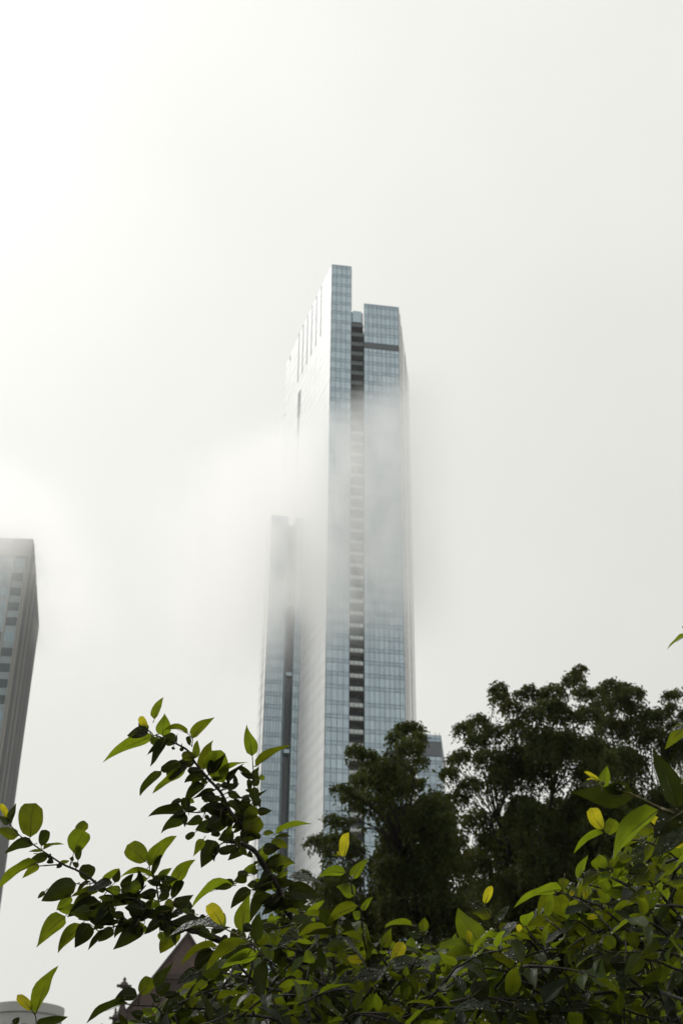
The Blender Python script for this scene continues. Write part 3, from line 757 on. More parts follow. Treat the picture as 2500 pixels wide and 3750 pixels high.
up_.traced(RT, 2.2, """
512 530 452 165 130 m; 550 650 965 410 85 m 25; 510 780 590 650 60 d; 515 775 370 710 55 d -10; 530 880 590 715 85 d; 600 800 648 755 60 mb
520 850 445 855 40 m; 520 935 430 915 42 d; 560 1010 690 912 32 d; 500 995 360 1020 40 g; 225 830 418 600 65 d 12; 120 745 480 580 50 m 30
420 1400 610 1240 210 mb; 420 1230 575 1130 125 mb; 520 1070 570 1080 55 db; 500 1040 375 1050 70 d; 250 1000 330 930 90 d; 300 1060 370 1030 60 d
320 900 300 730 55 g; 220 900 370 840 70 g; 785 1425 1205 1310 65 m 30; 640 1430 770 1420 60 m 20; 770 1470 970 1450 32 d 12
60 1130 250 1170 150 d; 250 1190 60 1420 170 d; 250 1220 180 1340 140 d; 320 1280 260 1200 60 m; 320 1290 380 1340 130 d; 120 1380 40 1440 100 d
230 860 150 880 80 d; 330 1160 410 1240 120 d; 0 1040 120 1010 60 d; 300 1400 120 1490 120 d; 380 1420 600 1480 130 d; 300 1500 480 1520 120 d""")
up_.traced(RC, 2.2, """
1000 50 720 230 125 d 30; 1340 310 1180 625 200 d; 1210 290 1085 490 85 m; 1110 215 1000 285 62 db; 1200 60 1000 120 110 d; 1300 120 1110 190 130 d
1380 130 1230 180 120 d; 1470 380 1440 420 60 db; 1520 380 1545 430 40 d; 1400 60 1250 160 150 d""")
up_.traced(RE, 2.22, """
910 150 1110 190 125 m 45; 890 370 1200 355 215 m 25; 820 190 1025 180 120 d; 700 240 640 270 80 d; 565 165 650 270 85 m; 770 320 650 470 36 d
700 480 755 415 62 db; 640 500 480 560 105 d; 660 470 530 490 90 db; 500 580 280 640 75 d 20; 480 600 0 860 85 m 60; 690 660 450 870 120 d 30
920 710 660 1030 140 d 45; 1050 720 840 870 125 d; 1050 740 960 920 120 d; 1130 510 1545 600 75 g 22; 1100 640 1490 760 180 g 25; 1150 940 1160 700 85 m
1190 900 1190 780 50 m; 1345 990 1530 770 75 m 20; 900 480 780 560 130 d; 930 560 760 620 120 d; 1000 560 1100 500 100 d; 1030 620 900 640 110 d
960 480 980 620 70 d; 1090 900 1010 850 60 m; 760 590 640 600 90 d; 1060 690 1170 720 60 d; 850 590 700 660 110 d""")
lo_ = Branch()
lo_.stem([(120, 535), (255, 680), (390, 765), (560, 880), (730, 990), (870, 1050), (1000, 1120), (1130, 1220), (1330, 1340)], 2.1, 0.0008, 0.0022, RA)
lo_.stem([(180, 930), (420, 990), (560, 1085), (760, 1190), (830, 1250), (1100, 1350), (1300, 1400), (1500, 1490)], 2.1, 0.0022, 0.0042, RC)
lo_.stem([(100, 1150), (420, 1280), (700, 1380), (950, 1430), (1100, 1450)], (2.1, 2.15), 0.0042, 0.0050, RE, end=[pt(1090, 3580, 2.3), pt(1120, 3850, 2.45), fork1 + [0, 0, .002]])
lo_.stem([(590, 600), (600, 690), (660, 760), (680, 900), (710, 1110)], 2.1, 0.0007, 0.0016, RC)
lo_.stem([(0, 1350), (180, 1300), (430, 1220), (560, 1200)], 2.1, 0.0009, 0.0016, RC)
lo_.stem([(600, 1330), (800, 1250), (850, 1260)], 2.1, 0.0008, 0.0014, RC)
lo_.stem([(430, 970), (480, 900), (550, 820)], 2.1, 0.0016, 0.0009, RC)
lo_.stem([(440, 1010), (560, 1000), (690, 990)], 2.1, 0.0009, 0.0012, RA)
lo_.stem([(390, 865), (470, 870), (560, 885)], 2.1, 0.0006, 0.001, RA)
lo_.stem([(880, 1210), (980, 1220), (1080, 1200)], 2.1, 0.0008, 0.001, RA)
lo_.stem([(560, 880), (590, 930), (610, 970)], 2.1, 0.004, 0.0015, RA)
lo_.traced(RA, 2.1, """
75 460 15 290 80 y; 120 520 188 280 80 g; 115 520 -20 430 75 g; 352 678 418 285 235 mb 20; 215 662 -60 600 115 m 12; 478 780 535 592 110 db; 390 760 50 875 110 d 30
500 815 745 755 38 m 22; 490 832 325 850 36 m; 555 900 310 1025 95 d 25; 440 960 -30 1290 115 m 40; 440 985 255 1150 85 m -10
850 860 955 590 195 mb; 865 605 1015 525 100 mb; 900 945 895 755 80 db; 905 1010 835 965 52 d; 985 1175 1025 985 150 db; 690 990 800 940 42 m; 710 985 650 1035 55 d
880 1215 475 1412 190 d 30; 520 1300 435 1380 48 d; 1035 1180 880 1305 48 d; 1290 1195 985 1280 95 g; 1390 1285 1210 1270 90 m; 1200 1210 1380 1035 70 m 14; 1320 1200 1375 1040 80 d
1130 1300 810 1370 85 m 12; 815 1350 655 1515 105 m; 1050 1340 795 1530 120 m 10; 1150 1420 770 1600 140 d 20; 1200 1450 900 1600 130 d; 1240 1470 1120 1590 120 d; 1380 1400 1130 1370 70 d
560 930 600 980 70 d; 850 930 800 920 45 g; 1100 1170 1090 1220 30 d""")
lo_.traced(RC, 2.1, """
550 550 330 360 225 mb; 590 600 900 243 140 m 32; 625 715 725 465 66 db; 630 720 245 750 58 m 62; 270 860 410 690 82 d; 300 905 485 800 125 mb; 690 760 848 620 82 m 10
815 905 700 800 115 g; 720 760 800 710 90 g; 840 860 1118 525 135 m 35; 850 975 965 755 92 db; 700 985 820 910 82 d; 700 1010 595 1095 75 m; 870 1090 775 1000 95 mb; 850 1030 1100 930 115 d -25
1020 1110 1025 960 110 d; 670 905 590 860 45 d; 665 915 610 905 40 db; 655 992 570 1000 18 m; 520 1300 165 1565 205 d 20; 705 1230 515 1390 115 d; 910 1310 712 1605 165 m 15
1540 830 1320 870 65 d; 720 760 600 780 110 d; 700 800 560 770 70 d; 720 1130 560 1200 110 d; 860 1110 570 1170 70 d 20; 1000 1120 780 1190 70 g 15; 1040 1130 960 1090 60 m
160 1000 0 960 60 m; 420 970 170 940 80 d; 420 1000 60 1060 110 d; 560 1090 300 1080 150 d; 560 1190 350 1130 130 d; 300 1180 100 1140 90 d; 200 1100 0 1130 120 d; 230 1240 20 1290 60 d
460 1210 280 1270 60 d; 240 1310 250 1350 30 d; 730 1280 725 1355 36 g; 1150 1240 830 1230 150 d; 1180 1330 860 1250 130 d; 1240 1180 1110 1280 90 d; 1110 1150 1010 1120 80 d; 1250 1250 1140 1210 70 d
180 1330 0 1470 110 d 12; 450 1220 380 1150 80 d; 600 1130 430 1150 120 d; 120 1180 -60 1330 120 d; 1000 1280 900 1400 90 d; 190 1240 280 1230 50 m; 1480 1400 1390 1480 60 d""")
R6 = (0, 3300, 1.96)
lo_.traced(R6, 2.1, """470 110 262 335 112 m 15; 590 165 412 370 85 m 10; 640 160 538 335 105 d; 760 212 630 350 52 d; 560 60 415 60 70 m; 720 60 560 130 90 d; 780 70 680 180 110 d; 820 130 720 110 80 d; 650 70 500 90 90 m""")
ba_ = Branch()
ba_.stem([(1050, 800), (1180, 850), (1270, 940), (1400, 1040), (1560, 1160)], 2.0, 0.0020, 0.0036, (700, 3250, K3), end=[pt(1300, 3800, 2.3), ROOT1 + [.1, -.05, 1.6], ROOT1 + [0, 0, .8]])
ba_.stem([(0, 1490), (300, 1480), (720, 1470), (1000, 1530)], 1.95, 0.0016, 0.0032, (700, 3250, K3), end=[pt(1120, 3850, 2.2), fork1])
ba_.stem([(690, 1260), (720, 1470)], 1.95, 0.0012, 0.0018, (700, 3250, K3))
ba_.stem([(400, 480), (560, 560), (720, 650), (800, 760)], 1.7, 0.0009, 0.0016, (700, 3250, K3), green=True, end=[pt(980, 3600, 1.9), pt(1050, 3800, 2.1)])
ba_.stem([(480, 1020), (650, 1040), (860, 1060), (940, 1180)], 1.85, 0.0009, 0.002, RF, end=[pt(640, 3800, 2.0), pt(800, 3950, 2.3), fork1])
ba_.stem([(1500, 390), (1560, 380), (1700, 420)], 1.9, 0.0009, 0.0014, RF)
ba_.traced(RE, 1.7, """
595 1140 670 690 175 m 30; 740 1260 790 910 145 d 12; 660 1250 160 1560 115 m 40; 830 1110 1000 1080 95 d 12; 700 1100 590 1080 100 db; 870 1030 1040 970 52 m 10; 1230 1090 970 1310 105 g -25
640 1400 360 1450 135 d 40; 760 1410 340 1560 120 m 25; 540 1130 440 1220 115 d; 1060 1240 830 1180 120 m; 1200 1050 1390 1080 190 d 30; 1560 1090 1210 1180 70 m 22; 1400 1400 1280 1480 150 m; 1240 1210 1000 1180 90 g""")
ba_.one(700 + 355/K3, 3050 + 1060/K3, 700 + 170/K3, 3050 + 840/K3, 185/K3, 'yb', -8, 1.7)
ba_.one(360 + 1440/K3, 2980 + 1330/K3, 360 + 780/K3, 2980 + 1445/K3, 95/K3, 'g', 26, 1.55)
ba_.traced(RF, 1.85, """
1555 360 1130 590 85 m 55; 1520 420 1300 640 190 d 20; 1600 610 1380 690 170 mb 20; 840 830 1050 530 110 d; 670 920 800 725 150 mb; 640 930 335 1015 140 d 45; 520 1010 50 1250 85 d 30; 850 900 1030 780 140 d
1360 640 1080 800 120 g; 1300 930 1250 1070 90 m; 1440 770 1230 930 90 m; 940 940 1150 930 80 d 20; 1000 960 1170 1050 160 gb; 900 1000 780 900 70 d; 820 1120 660 1100 80 m; 700 1160 560 1120 90 d; 1140 1180 1000 1150 120 d""")
def clutter(br, n, box, depth, size):
    k = 0
    while k < n:
        p = br.samples[rnd.randrange(len(br.samples))]; x, y = proj(p)
        if not (box[0] < x < box[2] and box[1] < y < box[3]): k += 0.2; continue
        k += 1
        a = rnd.uniform(0, 6.28); L = rnd.uniform(*size); r0 = rnd.uniform(4, 30)
        bx, by = x + math.cos(a) * r0, y + math.sin(a) * r0
        a += rnd.uniform(-.9, .9)
        br.one(bx, by, bx + math.cos(a) * L, by + math.sin(a) * L, L * rnd.uniform(.3, .5), rnd.choice(('d', 'd', 'db', 'd', 'm')), rnd.uniform(-.1, .15) * L, depth)
clutter(up_, 46, (600, 2820, 1000, 3200), 2.2, (30, 75))
clutter(up_, 60, (850, 3150, 1150, 3420), 2.2, (35, 90))
clutter(lo_, 62, (380, 3220, 800, 3440), 2.1, (30, 85))
shrub1_parts = (up_, lo_, ba_)

# ------------------------------------------------------------------ shrub on the right: bright wet leaves
ROOT2 = np.array([0.75, 2.7, 0.0])
shrub2 = thing('leafy_shrub', ROOT2, 'wet bright green shrub with yellow young tips, in front of the weeping trees', 'shrub', 'leafy shrubs in the foreground')
RP, RQ, RS, RU, RV_ = (1150, 3250, K3), (1600, 3250, K3), (2000, 3250, K3), (2000, 2750, K3), (1100, 2550, 2.613)
fork2 = np.array([0.62, 2.45, 1.9])
mid_ = Branch()
mid_.stem([(405, 1540), (430, 1680), (480, 1790), (500, 1900)], 1.85, 0.0006, 0.0012, RV_)
mid_.stem([(470, 85), (530, 260), (550, 420), (560, 560), (620, 830), (640, 1000)], (1.85, 1.9), 0.0010, 0.0020, RP, end=[pt(1370, 3700, 2.1), pt(1450, 3850, 2.3), fork2])
mid_.stem([(1130, 440), (1300, 610), (1420, 760), (1500, 900)], 1.9, 0.0008, 0.0014, RP, end=[pt(1640, 3640, 2.0), pt(1700, 3850, 2.2), fork2])
mid_.stem([(560, 220), (690, 460), (760, 590), (830, 720), (870, 900)], 1.85, 0.0009, 0.0018, RQ, end=[pt(1880, 3650, 2.0), pt(1900, 3850, 2.2), fork2])
mid_.stem([(350, 660), (520, 700), (750, 790), (870, 900)], 1.8, 0.0009, 0.0016, RQ)
mid_.stem([(1430, 405), (1500, 520), (1540, 620)], 1.85, 0.0009, 0.0014, RQ)
mid_.stem([(570, 1260), (700, 1290), (860, 1340), (1000, 1420)], 1.7, 0.0012, 0.0018, RQ, end=[pt(1980, 3850, 2.0), fork2])
mid_.traced(RV_, 1.85, "412 1550 462 1300 92 y; 490 1750 655 1543 98 m 14; 430 1690 175 1735 88 m 34; 380 1530 350 1485 34 y; 375 1535 295 1512 14 m; 420 1810 380 1750 120 db; 480 1760 495 1710 40 g")
mid_.traced(RP, 1.88, """
470 85 250 -10 160 m 10; 500 215 110 470 125 m 50; 548 270 680 110 72 m 12; 540 340 440 280 90 m; 1130 440 805 465 62 m 34; 1240 510 1265 340 115 m; 1240 540 1060 515 92 g -10; 1260 570 1280 440 75 g
1340 690 1225 695 55 m 14; 895 850 1020 625 165 yb; 590 830 380 815 105 y; 600 830 612 385 68 m; 780 690 890 460 125 m; 860 690 870 510 60 m; 640 740 650 575 72 m; 640 810 705 800 90 mb
830 955 1330 865 135 g 34; 520 1040 780 960 115 g 26; 600 900 840 760 125 g 15; 710 1310 890 1130 115 gb; 960 1270 1010 1140 145 mb; 1300 1060 1110 1080 155 mb; 1390 880 1600 960 115 g
1390 1480 810 1470 125 g 80; 220 1490 220 1160 280 gb; 150 700 190 300 150 m; 140 690 340 640 130 mb; 140 480 -20 470 60 g 10; 440 640 550 560 130 m; 660 560 740 660 100 d; 240 480 350 490 110 m
180 560 480 480 90 d 20; 370 830 260 760 110 m; 400 540 260 520 60 g; 450 1050 880 1010 130 g 24; 700 700 770 650 90 d; 1050 1020 1050 900 70 m; 1030 1280 1100 1130 80 m; 1340 1330 1480 1240 110 mb; 1490 1400 1300 1560 110 m
440 1000 530 940 60 m; 520 560 530 440 60 m; 560 720 520 690 60 m""", 0.1)
mid_.traced(RQ, 1.82, """
530 690 240 230 245 m 25; 365 650 358 495 74 y; 370 690 10 700 145 m 40; 605 360 400 295 125 m 40; 545 190 625 -20 100 y; 530 215 320 195 115 g 25; 680 425 820 200 82 g; 745 550 765 400 105 mb; 900 610 855 390 155 db
970 570 930 422 80 yb; 1435 405 1010 490 155 m 55; 1420 440 1220 545 70 m; 720 760 1015 665 145 gb; 890 620 1095 640 150 gb; 490 700 560 1095 300 gb; 5 905 315 1000 115 g; 400 740 5 890 135 m 20; 410 810 230 1040 85 m 15
1010 920 1230 880 75 g -15; 1510 850 1150 830 155 d 35; 650 1415 130 1420 120 g 36; 180 1420 10 1568 70 m 16; 830 1340 650 1425 100 g; 890 1340 1110 1340 115 gb; 880 1370 930 1568 230 gb; 1220 1480 1480 1510 190 gb
1350 1250 1250 1030 260 d; 960 950 780 1240 200 g; 980 960 1080 1180 200 d; 1440 20 870 215 92 m 50; 1370 30 1140 335 92 m 25; 1400 750 1600 560 130 m 20; 1340 720 1490 520 120 d; 1280 300 1500 150 120 m; 1250 1050 1080 1020 60 g -14
760 1000 640 1130 60 g; 1180 730 1240 760 60 mb; 700 560 540 500 60 g 10; 740 570 550 560 60 m 10; 700 900 1000 780 120 d; 200 1170 250 1060 130 db; 400 1250 600 1080 220 d; 60 1330 -20 1220 110 m; 230 1280 340 1140 60 m""", 0.08)
rt_ = Branch()
rt_.stem([(90, 50), (280, 90), (480, 170), (620, 220), (730, 310), (830, 400), (950, 520)], 1.75, 0.0010, 0.0026, RS, end=[pt(2420, 3560, 2.0), pt(2350, 3850, 2.3), fork2 + [.2, 0, 0], ROOT2 + [.03, 0, .9], ROOT2])
rt_.stem([(560, 650), (700, 740), (900, 745), (1100, 740), (1320, 720), (1568, 820)], 1.7, 0.0010, 0.0024, RS, end=[pt(2650, 3700, 2.0), ROOT2 + [.5, -.2, 1.7], ROOT2 + [.05, 0, .7]])
rt_.stem([(180, 400), (350, 380), (560, 510), (750, 480)], 1.8, 0.0008, 0.0014, RS)
rt_.stem([(500, 1360), (690, 1390), (900, 1400), (1100, 1430)], 1.75, 0.0009, 0.0018, RU, end=[pt(2440, 3300, 1.8), pt(2600, 3500, 1.9)])
rt_.stem([(640, 900), (690, 960), (900, 1010), (1200, 1060)], 1.75, 0.0008, 0.0016, RU, end=[pt(2520, 3180, 1.8), pt(2650, 3400, 1.9)])
rt_.stem([(540, 1230), (700, 1210), (1000, 1160), (1300, 1200)], 1.8, 0.002, 0.003, RS, end=[pt(2600, 3700, 2.1)])
rt_.traced(RU, 1.75, """
645 900 500 655 185 yb 12; 690 960 790 785 135 mb; 660 940 300 1175 72 m 30; 1230 880 1040 890 135 mb; 1310 850 1210 765 95 yb; 1090 1000 880 1100 75 m 12; 1110 1060 960 1200 100 g; 1110 1160 980 1290 125 gb; 1200 1070 1100 1290 105 m
690 1375 560 1220 150 mb; 370 1470 470 1195 92 m 14; 410 1470 450 1350 46 g; 980 1230 690 1340 115 m 15; 970 1240 740 1540 95 m 25; 600 1400 410 1560 105 m 22; 740 1410 530 1565 75 m 15; 1260 1470 1225 1235 115 m; 1520 380 1600 360 75 mb
200 1460 180 1600 110 m; 1240 720 1400 770 80 g; 1400 1200 1480 1100 110 m; 1580 1040 1450 1100 90 y; 940 1380 770 1500 70 m; 1170 1350 1030 1560 150 m; 1260 1480 1030 1550 120 m 20; 940 1470 750 1560 80 m; 1350 1420 1530 1270 90 m
1310 1360 1240 1310 80 m; 1420 1480 1500 1400 70 g; 1600 1500 1450 1540 80 m; 880 1200 920 1180 30 g; 980 1210 830 1260 90 mb; 1150 1330 960 1380 110 d""", 0.08)
rt_.traced(RS, 1.75, """
1080 375 670 190 175 g 42; 520 510 240 520 175 m 45; 430 550 140 750 105 m 40; 600 480 560 370 140 mb; 180 400 -40 420 150 m 40; 10 310 250 160 130 m; 780 700 680 560 130 mb; 1020 710 960 510 140 mb; 990 500 1170 530 60 g 20
1160 370 1060 470 130 mb; 1130 360 1280 20 100 d; 1150 240 1290 10 110 m; 960 160 1160 0 110 m; 880 120 640 70 90 m 25; 700 180 640 60 110 m; 1180 500 1350 230 120 m; 1360 440 1540 280 150 g; 1260 540 1440 600 180 g; 1330 720 1450 800 120 g
830 750 560 1060 180 m 20; 1100 770 890 1000 160 m; 680 860 480 1090 200 m; 900 860 720 860 160 d; 420 730 450 950 170 gb; 560 660 440 890 100 g; 550 660 460 510 110 m 15; 780 600 920 380 75 m; 620 520 700 480 60 m; 470 1020 400 1230 130 g
330 1150 200 1250 110 m; 720 1080 580 1200 70 m; 440 1390 130 1420 110 g 12; 60 1560 200 1470 150 gb; 660 1400 500 1480 120 m; 840 1350 690 1440 110 m; 1300 1400 1180 1560 110 g 20; 820 1490 660 1568 90 m; 300 30 280 100 60 y; 440 20 460 130 60 y
1250 330 1350 230 100 m; 880 620 760 660 80 m; 1040 620 1110 720 80 d; 1360 680 1540 510 100 m; 590 330 460 360 60 y; 700 460 580 620 60 m; 940 380 770 520 90 d; 760 350 650 380 60 g; 1050 560 1190 560 60 m 20; 520 60 600 120 90 d; 360 260 260 370 100 m""", 0.1)
nb_ = Branch()
nb_.stem([(1010, 515), (1150, 580), (1290, 650), (1400, 690), (1568, 760)], 1.25, 0.0008, 0.0016, RU, green=True)
nb_.stem([(1400, 690), (1568, 760), (1800, 900)], 1.25, 0.0016, 0.0030, RU, end=[pt(2700, 3300, 1.45), pt(2750, 3800, 1.8), ROOT2 + [.25, -.2, 1.5], ROOT2 + [.04, 0, .6]])
nb_.stem([(1568, 240), (1700, 200), (1850, 500), (1900, 900)], 1.35, 0.0008, 0.002, (2000, 2250, K3), end=[pt(2680, 2900, 1.4), pt(2720, 3200, 1.45)])
nb_.traced(RU, 1.25, """
1010 515 250 465 235 d -30; 640 420 690 170 125 m; 900 470 620 370 110 m; 595 340 432 235 48 y; 590 350 455 330 48 y; 600 385 345 400 78 g; 1510 660 1230 -60 225 d -10; 1280 680 750 1260 205 m 60; 1570 690 1230 1010 200 d 40
1620 850 1190 1230 230 d 30; 1600 900 1250 1220 150 g""", 0.02)
nb_.traced((2000, 2250, K3), 1.35, "1600 240 1382 412 32 m 14; 1600 1280 1352 1550 125 m 12; 1600 1300 1390 1360 40 g 10; 1590 130 1560 160 40 y")

for rt_p, fk, shr in ((ROOT1, fork1, shrub1), (ROOT2, fork2, shrub2)):
    b = MB(); b.tube([rt_p - [0, 0, .05], rt_p + (fk - rt_p) * .35 + [.03, 0, 0], rt_p + (fk - rt_p) * .7, fk - [0, 0, .05]], [.045, .032, .026, .018], 10)
    b.build('trunk', M['bark'], shr, True)
# procedural filling of both shrubs: leafy shoots behind and between the traced leaves
TOP = [(200, 3820), (330, 3740), (430, 3700), (560, 3690), (650, 3600), (740, 3500), (830, 3420), (900, 3370), (1000, 3300), (1080, 3260), (1180, 3280), (1300, 3360), (1420, 3420),
       (1560, 3420), (1660, 3390), (1760, 3400), (1860, 3360), (1960, 3300), (2060, 3220), (2140, 3130), (2250, 3080), (2350, 3010), (2500, 2960), (2700, 2900)]
def top_y(x):
    for (x0, y0), (x1, y1) in zip(TOP[:-1], TOP[1:]):
        if x0 <= x <= x1: return y0 + (y1 - y0) * (x - x0) / (x1 - x0)
    return 4000 if x < 200 else 2900
def shoot(br, P, v, n, size, bias):
    v = unit(v); pos = P.copy(); pts = [pos.copy()]; step = size * 0.42
    sag = np.array([0, 0, -0.05])
    al = rnd.uniform(0, 6.3); made = 0
    for i in range(n):
        nx_ = pos + v * step; qx, qy = proj(nx_)
        if qy < top_y(qx) + 60: break
        pos = nx_; v = unit(v + sag + nrg.normal(0, .10, 3)); pts.append(pos.copy()); al += 2.4
        a = unit(np.cross(v, [0.1, .2, 1])); c = np.cross(v, a)
        rad = a * math.cos(al) + c * math.sin(al)
        L = size * rnd.uniform(0.65, 1.15)
        d = unit(v * rnd.uniform(.3, 1.0) + rad * rnd.uniform(.8, 1.2) + np.array([0, 0, rnd.uniform(-.45, .25)]))
        P0 = pos + rad * .004; P1 = P0 + d * L
        ok = True
        for q_ in (P1, (P0 + P1) / 2, P0):
            x, y = proj(q_)
            if y < top_y(x) + 10: ok = False
        if not ok: continue
        nn = unit(np.array([0, 0, 1]) - d * d[2] + nrg.normal(0, .45, 3)); nn = unit(nn - d * (nn @ d))
        Pc = (P0 + P1) / 2 + nn * L * rnd.uniform(.0, .14)
        r_ = rnd.random()
        mi = 3 if r_ < .09 else (1 if r_ < .09 + bias else 0)
        G = br.fol.leaf(P0, Pc, P1, L * rnd.uniform(.36, .52), nn, mi, rnd.choice((.6, 1.0, 1.3, 1.6)), rnd.uniform(.12, .6), 0.14, rnd.uniform(0, .12))
        if rnd.random() < .35: br.tops.append((G, nn))
        made += 1
    if made: br.wood.tube(pts, [0.0022 - 0.0014 * i / len(pts) for i in range(len(pts))], 5)
def fill(br, n, xr, dr, size, bias, lean):
    k = 0; tries = 0
    while k < n and tries < n * 30:
        tries += 1
        x = rnd.uniform(*xr); ty = top_y(x); y = rnd.uniform(ty + 40, 3950)
        if y - ty > 500 and rnd.random() < .3: continue
        P = pt(x, y, rnd.uniform(*dr)); k += 1
        shoot(br, P, np.array([lean + rnd.uniform(-.7, .7), rnd.uniform(-.6, .4), rnd.uniform(-.1, .8)]), rnd.randint(6, 10), size * rnd.uniform(.8, 1.15), bias)
fill(ba_, 170, (330, 1250), (1.75, 2.6), 0.048, .56, -.3)
fill(ba_, 45, (330, 720), (1.7, 2.1), 0.055, .25, -.4)
fill(mid_, 150, (1200, 2050), (1.75, 2.5), 0.045, .66, -.1)
fill(rt_, 175, (1900, 2620), (1.7, 2.4), 0.043, .75, -.3)
fill(mid_, 70, (700, 2500), (2.5, 3.1), 0.06, .15, 0)

up_.build('branch', shrub1, 'dark upper branch arching up against the sky', 1)
lo_.build('branch', shrub1, 'long lower branch stretching in front of the concrete high-rise', 1)
ba_.build('branch', shrub1, 'dense leafy base of the shrub', 2)
mid_.build('branch', shrub2, 'low wet branch with raindrops on broad leaves', 5)
rt_.build('branch', shrub2, 'dense bright branch with many young leaves', 3)
nb_.build('branch', shrub2, 'nearest branch with large blurred leaves', 3)
# small sprig in the bottom left corner
sp_ = Branch()
spd = 1.9
sprig = thing('young_shoot', pt(132, 3765, spd) - [0, 0, 0.9], 'single upright shoot with one yellow leaf, in front of the round pale tower', 'plant')
sp_.stem([(230, 785), (258, 830), (262, 900), (264, 1000), (266, 1100)], spd, 0.0007, 0.0014, R6, end=[pt(150, 4000, 1.95), pt(170, 5200, 2.1) * [1, 1, 0]])
sp_.traced(R6, spd, "232 785 125 672 78 yb; 262 805 418 458 82 m 22; 262 890 490 830 60 d; 95 885 142 830 45 d; 264 900 400 885 50 d", 0.0)
sp_.build('stem', sprig, None, 3)

# ------------------------------------------------------------------ trees behind: drooping fine foliage
def mat_far():
    q = MN('tree_leaf'); ge = q.n('ShaderNodeNewGeometry'); tc = q.n('ShaderNodeTexCoord')
    no = q.n('ShaderNodeTexNoise', {'Vector': tc.outputs['Object'], 'Scale': 0.9, 'Detail': 3.0})
    col = q.mix(ge.outputs['Random Per Island'], rgb(0.026, 0.040, 0.010), rgb(0.065, 0.085, 0.020))
    col = q.mix(q.n('ShaderNodeMapRange', {'Value': no.outputs['Fac'], 'From Min': .6, 'From Max': .75}).outputs[0], col, rgb(0.10, 0.075, 0.022))
    p = q.n('ShaderNodeBsdfPrincipled', {'Base Color': col, 'Roughness': 0.65, 'Specular IOR Level': 0.15})
    t = q.n('ShaderNodeBsdfTranslucent', {'Color': rgb(0.11, 0.125, 0.014)})
    return q.out(q.n('ShaderNodeMixShader', {0: 0.26, 1: p.outputs[0], 2: t.outputs[0]}).outputs[0])
M['far'] = mat_far()
M['trunk'] = mat_noise('tree_bark', (0.02, 0.016, 0.012), (0.05, 0.04, 0.03), 4, 0.9, 0.6, stretch=(1, 1, .2))
